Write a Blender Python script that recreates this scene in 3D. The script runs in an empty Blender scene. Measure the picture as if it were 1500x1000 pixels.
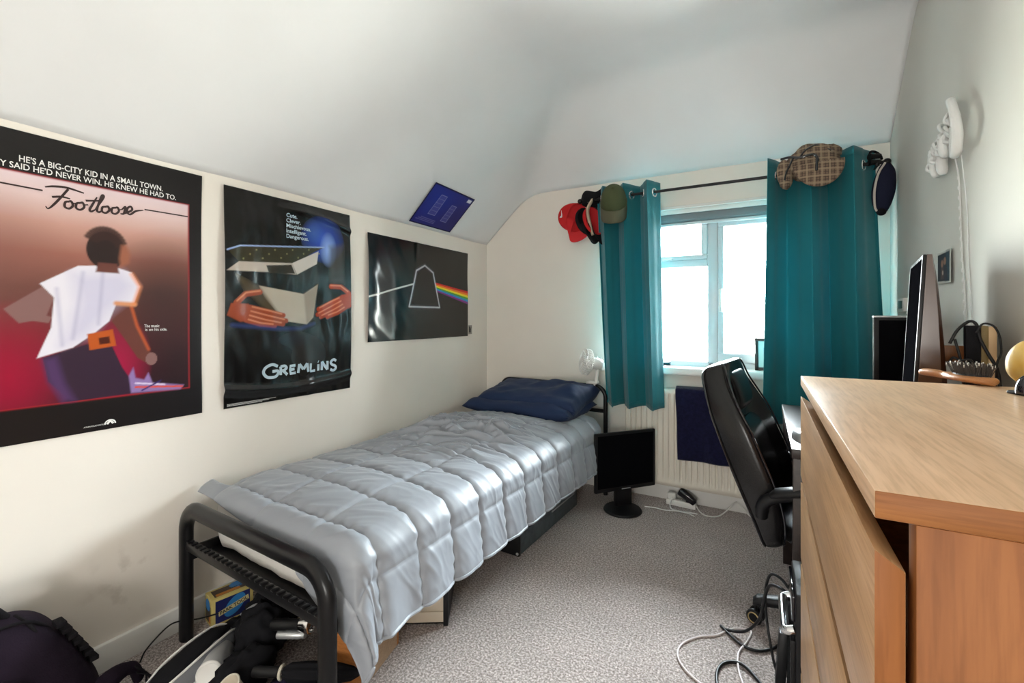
import bpy, bmesh, math, random
import numpy as np
from mathutils import Vector, Matrix, noise, Euler

random.seed(7)
S = bpy.context.scene
COL = S.collection
PI = math.pi
# ------------------------------------------------------------------ camera
XL, XR, YB, YF = -1.866, 0.571, 2.97, -1.45      # side walls, window wall, wall behind the camera
CAM_H = 1.14
cd = bpy.data.cameras.new('camera')
cd.sensor_fit = 'HORIZONTAL'; cd.sensor_width = 36.0
cd.lens = 664 / 1500 * 36.0
cd.shift_y = -36 / 1500
cd.clip_start = 0.02
cam = bpy.data.objects.new('camera', cd); COL.objects.link(cam)
cam.location = (0, 0, CAM_H)
cam.rotation_euler = (PI / 2, 0, math.radians(28.95))
S.camera = cam
# ------------------------------------------------------------------ sky, light, exposure
S.view_settings.view_transform = 'Standard'
S.view_settings.look = 'None'
S.view_settings.gamma = 1.0
S.view_settings.use_curve_mapping = False
S.view_settings.exposure = 1.15
SKY = 150.0
w = bpy.data.worlds.new('overcast_sky'); S.world = w
w.use_nodes = True
nt = w.node_tree; nt.nodes.clear()
tc = nt.nodes.new('ShaderNodeTexCoord'); sx = nt.nodes.new('ShaderNodeSeparateXYZ')
mr = nt.nodes.new('ShaderNodeMapRange'); mr.inputs['From Min'].default_value = -1.0; mr.inputs['From Max'].default_value = 1.0
rp = nt.nodes.new('ShaderNodeValToRGB')
rp.color_ramp.elements[0].color = (0.17, 0.17, 0.155, 1); rp.color_ramp.elements[0].position = 0.3
for _p, _c in ((0.46, (0.18, 0.18, 0.165, 1)), (0.54, (0.22, 0.23, 0.235, 1)), (0.7, (0.335, 0.36, 0.385, 1)), (0.86, (0.58, 0.63, 0.67, 1))):
    _e = rp.color_ramp.elements.new(_p); _e.color = _c
rp.color_ramp.elements[-1].color = (0.81, 0.915, 1.0, 1)
bg = nt.nodes.new('ShaderNodeBackground'); bg.inputs['Strength'].default_value = SKY
wo = nt.nodes.new('ShaderNodeOutputWorld')
nt.links.new(tc.outputs['Generated'], sx.inputs[0]); nt.links.new(sx.outputs['Z'], mr.inputs['Value'])
nt.links.new(mr.outputs[0], rp.inputs[0]); nt.links.new(rp.outputs[0], bg.inputs['Color']); nt.links.new(bg.outputs[0], wo.inputs[0])

def portal(name, loc, rx, sx_, sy_):
    l = bpy.data.lights.new(name, 'AREA'); l.shape = 'RECTANGLE'; l.size = sx_; l.size_y = sy_
    l.cycles.is_portal = True
    o = bpy.data.objects.new(name, l); COL.objects.link(o); o.location = loc; o.rotation_euler = (rx, 0, 0)
portal('window_portal', (-0.25, YB + 0.135, 1.31), -PI / 2, 1.34, 1.06)
# added fill light behind the camera, no known lamp stands there
ll = bpy.data.lights.new('fill_light', 'POINT'); ll.shadow_soft_size = 0.25; ll.energy = 33; ll.color = (1.0, 0.975, 0.95)
lo = bpy.data.objects.new('fill_light', ll); COL.objects.link(lo); lo.location = (-0.1, -1.35, 0.95)

# ------------------------------------------------------------------ materials
MATS = {}
def mat(name, col, rough=0.5, metal=0.0, bump=0.0, bscale=200.0, var=0.0, vscale=8.0, coat=0.0, sheen=0.0, emit=None, spec=None, stretch=None, dark=None):
    if name in MATS: return MATS[name]
    m = bpy.data.materials.new(name); m.use_nodes = True
    t = m.node_tree; p = t.nodes['Principled BSDF']
    c = tuple(col) + (1,)
    p.inputs['Base Color'].default_value = c
    p.inputs['Roughness'].default_value = rough; p.inputs['Metallic'].default_value = metal
    if coat: p.inputs['Coat Weight'].default_value = coat; p.inputs['Coat Roughness'].default_value = 0.08
    if sheen: p.inputs['Sheen Weight'].default_value = sheen; p.inputs['Sheen Roughness'].default_value = 0.4
    if spec is None and max(col) < 0.06 and rough > 0.6: spec = 0.12
    if spec is not None:
        p.inputs['Specular IOR Level'].default_value = spec
        if spec == 0: p.inputs['IOR'].default_value = 1.0
    co = t.nodes.new('ShaderNodeTexCoord'); src = co.outputs['Object']
    if stretch:
        mp = t.nodes.new('ShaderNodeMapping'); mp.inputs['Scale'].default_value = stretch
        t.links.new(src, mp.inputs[0]); src = mp.outputs[0]
    if var or dark:
        n = t.nodes.new('ShaderNodeTexNoise'); n.inputs['Scale'].default_value = vscale; n.inputs['Detail'].default_value = 6
        t.links.new(src, n.inputs['Vector'])
        r = t.nodes.new('ShaderNodeValToRGB')
        d = dark or tuple(x * (1 - var) for x in col)
        r.color_ramp.elements[0].position = 0.32; r.color_ramp.elements[1].position = 0.68
        r.color_ramp.elements[0].color = tuple(d) + (1,); r.color_ramp.elements[1].color = c
        t.links.new(n.outputs['Fac'], r.inputs[0]); t.links.new(r.outputs[0], p.inputs['Base Color'])
    if bump:
        n2 = t.nodes.new('ShaderNodeTexNoise'); n2.inputs['Scale'].default_value = bscale; n2.inputs['Detail'].default_value = 4
        t.links.new(src, n2.inputs['Vector'])
        b = t.nodes.new('ShaderNodeBump'); b.inputs['Strength'].default_value = bump; b.inputs['Distance'].default_value = 0.004
        t.links.new(n2.outputs['Fac'], b.inputs['Height']); t.links.new(b.outputs[0], p.inputs['Normal'])
    if emit:
        p.inputs['Emission Color'].default_value = tuple(emit[:3]) + (1,); p.inputs['Emission Strength'].default_value = emit[3]
    MATS[name] = m
    return m

def wood(name, light, dark, rot, scale=(40, 3, 40), rough=0.35, bump=0.12, coat=0.0, spec=0.5):
    """straight-grained veneer: noise stretched along the grain plus fine pores"""
    m = bpy.data.materials.new(name); m.use_nodes = True
    t = m.node_tree; p = t.nodes['Principled BSDF']; p.inputs['Roughness'].default_value = rough; p.inputs['Specular IOR Level'].default_value = spec
    if coat: p.inputs['Coat Weight'].default_value = coat; p.inputs['Coat Roughness'].default_value = 0.15
    co = t.nodes.new('ShaderNodeTexCoord'); mp = t.nodes.new('ShaderNodeMapping')
    mp.inputs['Scale'].default_value = scale; mp.inputs['Rotation'].default_value = rot
    t.links.new(co.outputs['Object'], mp.inputs[0])
    n = t.nodes.new('ShaderNodeTexNoise'); n.inputs['Scale'].default_value = 1.0; n.inputs['Detail'].default_value = 5; n.inputs['Distortion'].default_value = 0.6
    t.links.new(mp.outputs[0], n.inputs['Vector'])
    mp2 = t.nodes.new('ShaderNodeMapping'); mp2.inputs['Scale'].default_value = tuple(s * 6 for s in scale)
    t.links.new(co.outputs['Object'], mp2.inputs[0])
    n2 = t.nodes.new('ShaderNodeTexNoise'); n2.inputs['Scale'].default_value = 1.0; n2.inputs['Detail'].default_value = 3
    t.links.new(mp2.outputs[0], n2.inputs['Vector'])
    r = t.nodes.new('ShaderNodeValToRGB')
    r.color_ramp.elements[0].position = 0.3; r.color_ramp.elements[1].position = 0.7
    r.color_ramp.elements[0].color = tuple(dark) + (1,); r.color_ramp.elements[1].color = tuple(light) + (1,)
    t.links.new(n.outputs['Fac'], r.inputs[0])
    r2 = t.nodes.new('ShaderNodeValToRGB'); r2.color_ramp.elements[0].position = 0.35; r2.color_ramp.elements[1].position = 0.55
    r2.color_ramp.elements[0].color = (0.80, 0.76, 0.70, 1); r2.color_ramp.elements[1].color = (1, 1, 1, 1)
    t.links.new(n2.outputs['Fac'], r2.inputs[0])
    mx = t.nodes.new('ShaderNodeMix'); mx.data_type = 'RGBA'; mx.blend_type = 'MULTIPLY'; mx.inputs[0].default_value = 0.8
    t.links.new(r.outputs[0], mx.inputs[6]); t.links.new(r2.outputs[0], mx.inputs[7])
    t.links.new(mx.outputs[2], p.inputs['Base Color'])
    b = t.nodes.new('ShaderNodeBump'); b.inputs['Strength'].default_value = bump; b.inputs['Distance'].default_value = 0.002
    t.links.new(n2.outputs['Fac'], b.inputs['Height']); t.links.new(b.outputs[0], p.inputs['Normal'])
    return m

def painted(name, rough=0.22, spec=0.5, coat=0.0):
    """printed paper: colour attribute 'ink'"""
    m = bpy.data.materials.new(name); m.use_nodes = True
    t = m.node_tree; p = t.nodes['Principled BSDF']; p.inputs['Roughness'].default_value = rough
    p.inputs['Specular IOR Level'].default_value = spec
    if coat: p.inputs['Coat Weight'].default_value = coat; p.inputs['Coat Roughness'].default_value = 0.1
    a = t.nodes.new('ShaderNodeAttribute'); a.attribute_name = 'ink'
    t.links.new(a.outputs['Color'], p.inputs['Base Color'])
    return m

def cloth_translucent(name, col, amount=0.25, rough=0.75):
    m = bpy.data.materials.new(name); m.use_nodes = True
    t = m.node_tree; p = t.nodes['Principled BSDF']
    p.inputs['Base Color'].default_value = tuple(col) + (1,); p.inputs['Roughness'].default_value = rough
    p.inputs['Sheen Weight'].default_value = 0.2
    tr = t.nodes.new('ShaderNodeBsdfTranslucent'); tr.inputs['Color'].default_value = tuple(min(1, c * 1.2) for c in col) + (1,)
    mx = t.nodes.new('ShaderNodeMixShader'); mx.inputs[0].default_value = amount
    out = t.nodes['Material Output']
    co = t.nodes.new('ShaderNodeTexCoord'); n = t.nodes.new('ShaderNodeTexNoise'); n.inputs['Scale'].default_value = 600
    b = t.nodes.new('ShaderNodeBump'); b.inputs['Strength'].default_value = 0.15; b.inputs['Distance'].default_value = 0.002
    t.links.new(co.outputs['Object'], n.inputs['Vector']); t.links.new(n.outputs['Fac'], b.inputs['Height']); t.links.new(b.outputs[0], p.inputs['Normal'])
    t.links.new(p.outputs[0], mx.inputs[1]); t.links.new(tr.outputs[0], mx.inputs[2]); t.links.new(mx.outputs[0], out.inputs[0])
    return m

def glass_mat():
    m = bpy.data.materials.new('window_glass'); m.use_nodes = True
    t = m.node_tree; t.nodes.clear()
    o = t.nodes.new('ShaderNodeOutputMaterial'); mx = t.nodes.new('ShaderNodeMixShader')
    tr = t.nodes.new('ShaderNodeBsdfTransparent'); gl = t.nodes.new('ShaderNodeBsdfGlossy'); gl.inputs['Roughness'].default_value = 0.02
    fr = t.nodes.new('ShaderNodeFresnel'); fr.inputs['IOR'].default_value = 1.45
    tr.inputs['Color'].default_value = (0.96, 0.98, 0.97, 1)
    t.links.new(fr.outputs[0], mx.inputs[0]); t.links.new(tr.outputs[0], mx.inputs[1]); t.links.new(gl.outputs[0], mx.inputs[2]); t.links.new(mx.outputs[0], o.inputs[0])
    return m

def wall_mat(name, col, stain=False):
    m = bpy.data.materials.new(name); m.use_nodes = True
    t = m.node_tree; p = t.nodes['Principled BSDF']; p.inputs['Roughness'].default_value = 0.75
    co = t.nodes.new('ShaderNodeTexCoord')
    n = t.nodes.new('ShaderNodeTexNoise'); n.inputs['Scale'].default_value = 3.0; n.inputs['Detail'].default_value = 8
    t.links.new(co.outputs['Object'], n.inputs['Vector'])
    r = t.nodes.new('ShaderNodeValToRGB'); r.color_ramp.elements[0].position = 0.25; r.color_ramp.elements[1].position = 0.7
    r.color_ramp.elements[0].color = tuple(c * 0.95 for c in col) + (1,); r.color_ramp.elements[1].color = tuple(col) + (1,)
    t.links.new(n.outputs['Fac'], r.inputs[0])
    last = r.outputs[0]
    if stain:   # grubby smudges low on the wall beside the bed foot
        n3 = t.nodes.new('ShaderNodeTexNoise'); n3.inputs['Scale'].default_value = 14.0; n3.inputs['Detail'].default_value = 5
        t.links.new(co.outputs['Object'], n3.inputs['Vector'])
        r3 = t.nodes.new('ShaderNodeValToRGB'); r3.color_ramp.elements[0].position = 0.55; r3.color_ramp.elements[1].position = 0.75
        r3.color_ramp.elements[0].color = (0, 0, 0, 1); r3.color_ramp.elements[1].color = (1, 1, 1, 1)
        t.links.new(n3.outputs['Fac'], r3.inputs[0])
        vd = t.nodes.new('ShaderNodeVectorMath'); vd.operation = 'DISTANCE'; vd.inputs[1].default_value = (XL, 0.72, 0.26)
        t.links.new(co.outputs['Object'], vd.inputs[0])
        mr = t.nodes.new('ShaderNodeMapRange'); mr.inputs['From Min'].default_value = 0.16; mr.inputs['From Max'].default_value = 0.03; 
        t.links.new(vd.outputs['Value'], mr.inputs['Value'])
        mu = t.nodes.new('ShaderNodeMath'); mu.operation = 'MULTIPLY'; t.links.new(mr.outputs[0], mu.inputs[0]); t.links.new(r3.outputs[0], mu.inputs[1])
        mu2 = t.nodes.new('ShaderNodeMath'); mu2.operation = 'MULTIPLY'; mu2.inputs[1].default_value = 0.6; t.links.new(mu.outputs[0], mu2.inputs[0])
        mx = t.nodes.new('ShaderNodeMix'); mx.data_type = 'RGBA'; t.links.new(mu2.outputs[0], mx.inputs[0]); t.links.new(last, mx.inputs[6])
        mx.inputs[7].default_value = (0.34, 0.26, 0.19, 1); last = mx.outputs[2]
    t.links.new(last, p.inputs['Base Color'])
    n2 = t.nodes.new('ShaderNodeTexNoise'); n2.inputs['Scale'].default_value = 60.0; n2.inputs['Detail'].default_value = 4
    t.links.new(co.outputs['Object'], n2.inputs['Vector'])
    b = t.nodes.new('ShaderNodeBump'); b.inputs['Strength'].default_value = 0.08; b.inputs['Distance'].default_value = 0.004
    t.links.new(n2.outputs['Fac'], b.inputs['Height']); t.links.new(b.outputs[0], p.inputs['Normal'])
    return m

def carpet_mat():
    m = bpy.data.materials.new('carpet'); m.use_nodes = True
    t = m.node_tree; p = t.nodes['Principled BSDF']; p.inputs['Roughness'].default_value = 0.95; p.inputs['Specular IOR Level'].default_value = 0.1
    p.inputs['Sheen Weight'].default_value = 0.3
    co = t.nodes.new('ShaderNodeTexCoord')
    n = t.nodes.new('ShaderNodeTexNoise'); n.inputs['Scale'].default_value = 135.0; n.inputs['Detail'].default_value = 6; n.inputs['Roughness'].default_value = 0.8
    n2 = t.nodes.new('ShaderNodeTexNoise'); n2.inputs['Scale'].default_value = 5.0; n2.inputs['Detail'].default_value = 4
    for q in (n, n2): t.links.new(co.outputs['Object'], q.inputs['Vector'])
    r = t.nodes.new('ShaderNodeValToRGB')
    r.color_ramp.elements[0].position = 0.38; r.color_ramp.elements[1].position = 0.60
    r.color_ramp.elements[0].color = (0.12, 0.082, 0.067, 1); r.color_ramp.elements[1].color = (0.84, 0.75, 0.72, 1)
    e = r.color_ramp.elements.new(0.5); e.color = (0.39, 0.325, 0.30, 1)
    t.links.new(n.outputs['Fac'], r.inputs[0])
    r2 = t.nodes.new('ShaderNodeValToRGB'); r2.color_ramp.elements[0].position = 0.3; r2.color_ramp.elements[1].position = 0.7
    r2.color_ramp.elements[0].color = (0.86, 0.86, 0.86, 1); r2.color_ramp.elements[1].color = (1, 1, 1, 1)
    t.links.new(n2.outputs['Fac'], r2.inputs[0])
    mx = t.nodes.new('ShaderNodeMix'); mx.data_type = 'RGBA'; mx.blend_type = 'MULTIPLY'; mx.inputs[0].default_value = 1
    t.links.new(r.outputs[0], mx.inputs[6]); t.links.new(r2.outputs[0], mx.inputs[7]); t.links.new(mx.outputs[2], p.inputs['Base Color'])
    b = t.nodes.new('ShaderNodeBump'); b.inputs['Strength'].default_value = 0.9; b.inputs['Distance'].default_value = 0.006
    t.links.new(n.outputs['Fac'], b.inputs['Height']); t.links.new(b.outputs[0], p.inputs['Normal'])
    return m

def check_mat():
    m = bpy.data.materials.new('tweed_check'); m.use_nodes = True
    t = m.node_tree; p = t.nodes['Principled BSDF']; p.inputs['Roughness'].default_value = 0.95
    co = t.nodes.new('ShaderNodeTexCoord')
    last = None
    base = (0.19, 0.13, 0.09, 1)
    for k, (ax, sc, c) in enumerate((('X', 55, (0.05, 0.035, 0.03, 1)), ('Z', 55, (0.05, 0.035, 0.03, 1)), ('X', 21, (0.36, 0.27, 0.18, 1)), ('Z', 21, (0.36, 0.27, 0.18, 1)))):
        wv = t.nodes.new('ShaderNodeTexWave'); wv.bands_direction = ax; wv.inputs['Scale'].default_value = sc / 6.28 * 3; wv.inputs['Distortion'].default_value = 0.6
        t.links.new(co.outputs['Object'], wv.inputs['Vector'])
        r = t.nodes.new('ShaderNodeValToRGB'); r.color_ramp.elements[0].position = 0.72; r.color_ramp.elements[1].position = 0.9
        t.links.new(wv.outputs['Fac'], r.inputs[0])
        mu = t.nodes.new('ShaderNodeMath'); mu.operation = 'MULTIPLY'; mu.inputs[1].default_value = 0.65; t.links.new(r.outputs[0], mu.inputs[0])
        mx = t.nodes.new('ShaderNodeMix'); mx.data_type = 'RGBA'; t.links.new(mu.outputs[0], mx.inputs[0])
        if last is None: mx.inputs[6].default_value = base
        else: t.links.new(last, mx.inputs[6])
        mx.inputs[7].default_value = c; last = mx.outputs[2]
    t.links.new(last, p.inputs['Base Color'])
    return m

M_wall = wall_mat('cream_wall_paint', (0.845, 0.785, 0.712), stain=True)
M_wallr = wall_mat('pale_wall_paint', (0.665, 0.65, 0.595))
M_ceil = wall_mat('white_ceiling_paint', (0.84, 0.847, 0.86))
M_white = mat('white_gloss_paint', (0.80, 0.79, 0.76), 0.35)
M_upvc = mat('white_upvc', (0.60, 0.65, 0.68), 0.3)
M_carpet = carpet_mat()
M_glass = glass_mat()
M_black = mat('black_metal_paint', (0.007, 0.007, 0.008), 0.28, spec=0.3, bump=0.03, bscale=300)
M_bplastic = mat('black_plastic', (0.008, 0.008, 0.009), 0.42, spec=0.3)
M_screen = mat('black_screen', (0.004, 0.004, 0.005), 0.65, spec=0)
M_gloss = mat('black_gloss', (0.008, 0.008, 0.012), 0.07, coat=0.5)
M_leather = mat('black_leather', (0.008, 0.0075, 0.008), 0.26, bump=0.10, bscale=160, spec=0.35)
M_chrome = mat('chrome', (0.75, 0.75, 0.75), 0.18, metal=1.0)
M_silver = mat('silver_plastic', (0.55, 0.56, 0.57), 0.35, metal=0.6)
M_wplastic = mat('white_plastic', (0.78, 0.77, 0.74), 0.35)
M_radi = mat('radiator_enamel', (0.76, 0.71, 0.62), 0.35)
M_teal = cloth_translucent('teal_curtain_fabric', (0.002, 0.178, 0.212), 0.18)
M_duvet = mat('grey_satin_duvet', (0.285, 0.308, 0.345), 0.46, bump=0.05, bscale=500, sheen=0.2, spec=0.6)
M_sheet = mat('white_bed_sheet', (0.74, 0.72, 0.68), 0.85, bump=0.2, bscale=40)
M_navy = mat('navy_pillowcase', (0.004, 0.019, 0.070), 0.8, bump=0.15, bscale=120, sheen=0.05)
M_towel = mat('navy_terry', (0.012, 0.012, 0.045), 1.0, bump=0.9, bscale=350, sheen=0.35, var=0.4, vscale=60)
M_oak = wood('oak_top_lit', (0.80, 0.545, 0.345), (0.63, 0.405, 0.235), (0, 0, 0), (34, 2.2, 34), 0.32, 0.1)  # one oak overall: the top's window brightness is put into its colour
M_oakf = wood('oak_front_shaded', (0.56, 0.34, 0.175), (0.42, 0.235, 0.11), (0, 0, 0), (34, 2.2, 34), 0.32, 0.1)  # same oak as the top, the fronts' shade painted in as a darker tone
M_oakv = wood('oak_upright_shaded', (0.30, 0.112, 0.032), (0.18, 0.058, 0.013), (0, 0, 0), (30, 30, 2.0), 0.55, 0.06, spec=0.25)  # same oak again, darkened in colour to offset the fill light on the end
M_oakedge = wood('oak_edge_shaded', (0.29, 0.115, 0.034), (0.21, 0.075, 0.02), (0, 0, 0), (3, 60, 80), 0.55, 0.05, spec=0.25)  # end edge of the top, its light level put into the colour
M_desk = wood('black_brown_veneer', (0.036, 0.024, 0.021), (0.016, 0.011, 0.01), (0, 0, 0), (40, 3, 40), 0.3, 0.15)
M_brownwood = wood('brown_wood', (0.30, 0.12, 0.04), (0.19, 0.07, 0.022), (0, 0, 0), (30, 30, 4), 0.4, 0.1)
M_box = wood('orange_pine_board', (0.50, 0.20, 0.055), (0.36, 0.125, 0.03), (0, 0, 0), (4, 40, 40), 0.45, 0.1)
M_greycap = mat('slate_metal', (0.10, 0.125, 0.14), 0.5, metal=0.2, var=0.35, vscale=30, bump=0.1, bscale=60)
# ------------------------------------------------------------------ shape helpers
def vec(p): return Vector(p)
def world_of(o):
    m = o.matrix_basis.copy()
    while o.parent is not None:
        o = o.parent; m = o.matrix_basis @ m
    return m
I4 = Matrix.Identity(4)
def XF(loc=(0, 0, 0), rot=(0, 0, 0), sc=(1, 1, 1)):
    return Matrix.LocRotScale(Vector(loc), Euler(rot), Vector(sc))
def frame(origin, xa, ya, za):
    m = Matrix.Identity(4)
    for k, a in enumerate((xa, ya, za)):
        a = Vector(a)
        for r in range(3): m[r][k] = a[r]
    for r in range(3): m[r][3] = origin[r]
    return m

class G:
    """collects shapes; build() links them as ONE mesh object"""
    def __init__(s, M=None): s.bm = bmesh.new(); s.M = M or I4
    def _add(s, vs, fs, mi=0, M=None):
        M = s.M @ (M or I4)
        v = [s.bm.verts.new(M @ Vector(p)) for p in vs]
        out = []
        for f in fs:
            try:
                fc = s.bm.faces.new([v[i] for i in f]); fc.material_index = mi; out.append(fc)
            except ValueError: pass
        return v, out
    def box(s, a, b, bev=0.0, seg=2, mi=0, M=None):
        t = bmesh.new(); bmesh.ops.create_cube(t, size=1.0)
        a, b = Vector(a), Vector(b); c = (a + b) / 2; d = b - a
        for v in t.verts: v.co = Vector((v.co.x * d.x, v.co.y * d.y, v.co.z * d.z)) + c
        if bev: bmesh.ops.bevel(t, geom=list(t.edges), offset=bev, segments=seg, profile=0.5, affect='EDGES', clamp_overlap=True)
        t.verts.index_update()
        s._add([v.co.copy() for v in t.verts], [[v.index for v in f.verts] for f in t.faces], mi, M); t.free(); return s
    def tube(s, pts, r, seg=10, mi=0, closed=False, up=None, flat=1.0, M=None, caps=True):
        """sweep along pts; r may be a list; with up given the section is r wide in-plane and r*flat along up"""
        P = [Vector(p) for p in pts]; n = len(P)
        R = r if isinstance(r, (list, tuple)) else [r] * n
        T = []
        for i in range(n):
            a = P[(i - 1) % n] if (closed or i > 0) else P[i]
            b = P[(i + 1) % n] if (closed or i < n - 1) else P[i]
            d = b - a; T.append(d.normalized() if d.length > 1e-9 else Vector((0, 0, 1)))
        if up is not None: N = [Vector(up).cross(t).normalized() for t in T]
        else:
            x = Vector((0, 0, 1)) if abs(T[0].z) < 0.9 else Vector((1, 0, 0))
            cur = (x - T[0] * x.dot(T[0])).normalized(); N = [cur]
            for i in range(1, n):
                cur = N[-1] - T[i] * N[-1].dot(T[i])
                cur = cur.normalized() if cur.length > 1e-6 else N[-1]
                N.append(cur)
        vs = []
        for i in range(n):
            B = T[i].cross(N[i]).normalized()
            for k in range(seg):
                a = 2 * PI * k / seg
                vs.append(P[i] + N[i] * (R[i] * math.cos(a)) + B * (R[i] * flat * math.sin(a)))
        fs = []
        for i in range(n if closed else n - 1):
            j = (i + 1) % n
            for k in range(seg):
                l = (k + 1) % seg
                fs.append((i * seg + k, i * seg + l, j * seg + l, j * seg + k))
        if not closed and caps:
            fs.append(tuple(range(seg))[::-1]); fs.append(tuple((n - 1) * seg + k for k in range(seg)))
        s._add(vs, fs, mi, M); return s
    def lathe(s, prof, seg=24, mi=0, M=None):
        vs = []; fs = []
        n = len(prof)
        for (r, z) in prof:
            for k in range(seg):
                a = 2 * PI * k / seg; vs.append((max(r, 1e-5) * math.cos(a), max(r, 1e-5) * math.sin(a), z))
        for i in range(n - 1):
            for k in range(seg):
                l = (k + 1) % seg; fs.append((i * seg + k, i * seg + l, (i + 1) * seg + l, (i + 1) * seg + k))
        fs.append(tuple(range(seg))[::-1]); fs.append(tuple((n - 1) * seg + k for k in range(seg)))
        s._add(vs, fs, mi, M); return s
    def loft(s, rings, mi=0, M=None, caps=True):
        n = len(rings[0]); vs = [p for r in rings for p in r]; fs = []
        for i in range(len(rings) - 1):
            for k in range(n):
                l = (k + 1) % n; fs.append((i * n + k, i * n + l, (i + 1) * n + l, (i + 1) * n + k))
        if caps: fs.append(tuple(range(n))[::-1]); fs.append(tuple((len(rings) - 1) * n + k for k in range(n)))
        s._add(vs, fs, mi, M); return s
    def grid(s, fn, nu, nv, mi=0, M=None, wrapu=False):
        vs = []; fs = []
        for j in range(nv + 1):
            for i in range(nu + (0 if wrapu else 1)): vs.append(fn(i / nu, j / nv))
        W = nu if wrapu else nu + 1
        for j in range(nv):
            for i in range(nu):
                k = (i + 1) % W; fs.append((j * W + i, j * W + k, (j + 1) * W + k, (j + 1) * W + i))
        s._add(vs, fs, mi, M); return s
    def ball(s, c, r, seg=20, rings=12, mi=0, M=None, n=0.0, ns=3.0, seed=0):
        """ellipsoid, optionally lumpy"""
        c = Vector(c); r = Vector(r) if hasattr(r, '__len__') else Vector((r, r, r))
        vs = []; fs = []
        for j in range(rings + 1):
            th = PI * j / rings
            for i in range(seg):
                ph = 2 * PI * i / seg
                d = Vector((math.sin(th) * math.cos(ph), math.sin(th) * math.sin(ph), math.cos(th)))
                k = 1 + (n * noise.noise(d * ns + Vector((seed, seed * 2.3, 0))) if n else 0)
                vs.append(c + Vector((d.x * r.x, d.y * r.y, d.z * r.z)) * k)
        for j in range(rings):
            for i in range(seg):
                k = (i + 1) % seg; fs.append((j * seg + i, (j + 1) * seg + i, (j + 1) * seg + k, j * seg + k))
        s._add(vs, fs, mi, M); return s
    def prism(s, pts, z0, z1, mi=0, M=None):
        n = len(pts); vs = [(x, y, z0) for x, y in pts] + [(x, y, z1) for x, y in pts]
        fs = [tuple(range(n))[::-1], tuple(range(n, 2 * n))] + [(i, (i + 1) % n, n + (i + 1) % n, n + i) for i in range(n)]
        s._add(vs, fs, mi, M); return s
    def build(s, name, mats, parent=None, smooth=40, solid=0.0, weld=False, label=None):
        if weld: bmesh.ops.remove_doubles(s.bm, verts=list(s.bm.verts), dist=1e-5)
        if parent is not None:
            inv = world_of(parent).inverted()
            for v in s.bm.verts: v.co = inv @ v.co
        if solid == 0.0: bmesh.ops.recalc_face_normals(s.bm, faces=list(s.bm.faces))
        me = bpy.data.meshes.new(name); s.bm.to_mesh(me); s.bm.free()
        for m in (mats if isinstance(mats, (list, tuple)) else [mats]): me.materials.append(m)
        if smooth:
            me.polygons.foreach_set('use_smooth', [True] * len(me.polygons))
            me.set_sharp_from_angle(angle=math.radians(smooth))
        o = bpy.data.objects.new(name, me); COL.objects.link(o)
        if parent is not None: o.parent = parent
        if solid:
            md = o.modifiers.new('thickness', 'SOLIDIFY'); md.thickness = solid; md.offset = -1
        if label: o['label'] = label
        return o

def tag(o, label, cat, group=None):
    o['label'] = label; o['category'] = cat
    if group: o['group'] = group
    return o
def thing(name, label, cat, loc=(0, 0, 0), rotz=0.0, group=None):
    o = bpy.data.objects.new(name, None); COL.objects.link(o); o.empty_display_size = 0.05
    o.location = loc; o.rotation_euler = (0, 0, rotz)
    return tag(o, label, cat, group)
def struct(name, g, m, parent=None, smooth=40, **k):
    o = g.build(name, m, parent, smooth, **k)
    if parent is None: o['kind'] = 'structure'
    return o
def one(name, g, m, label, cat, loc, group=None, smooth=40, **k):
    """a thing that is one mesh, its origin at loc"""
    for v in g.bm.verts: v.co = v.co - Vector(loc)
    o = g.build(name, m, None, smooth, **k); o.location = loc
    return tag(o, label, cat, group)
def smooth_path(pts, n=8, closed=False):
    """Catmull-Rom through pts"""
    P = [Vector(p) for p in pts]; out = []; L = len(P)
    for i in range(L if closed else L - 1):
        p0 = P[(i - 1) % L] if closed or i > 0 else P[0] * 2 - P[1]
        p1 = P[i]; p2 = P[(i + 1) % L]
        p3 = P[(i + 2) % L] if closed or i + 2 < L else P[-1] * 2 - P[-2]
        for k in range(n):
            t = k / n
            out.append(0.5 * ((2 * p1) + (p2 - p0) * t + (2 * p0 - 5 * p1 + 4 * p2 - p3) * t * t + (3 * p1 - p0 - 3 * p2 + p3) * t ** 3))
    if not closed: out.append(P[-1])
    return out
def text_mesh(txt, size, align='LEFT', extrude=0.0, space=1.0, bold=0.0):
    """vertices and faces of a line of lettering, baseline at y=0"""
    c = bpy.data.curves.new('lettering', 'FONT'); c.body = txt; c.size = size; c.align_x = align; c.space_character = space
    c.extrude = extrude; c.offset = bold; c.resolution_u = 3
    o = bpy.data.objects.new('lettering', c); COL.objects.link(o)
    me = bpy.data.meshes.new_from_object(o)
    vs = [v.co.copy() for v in me.vertices]; fs = [tuple(p.vertices) for p in me.polygons]
    bpy.data.objects.remove(o); bpy.data.curves.remove(c); bpy.data.meshes.remove(me)
    return vs, fs
def fit_text(txt, w, h, **k):
    """lettering scaled to exactly w wide and cap height h, from (0, 0)"""
    vs, fs = text_mesh(txt, 1.0, **k)
    x0 = min(v.x for v in vs); x1 = max(v.x for v in vs)
    y1 = max(v.y for v in vs)
    return [Vector(((v.x - x0) / (x1 - x0) * w, v.y / y1 * h, v.z)) for v in vs], fs

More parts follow.
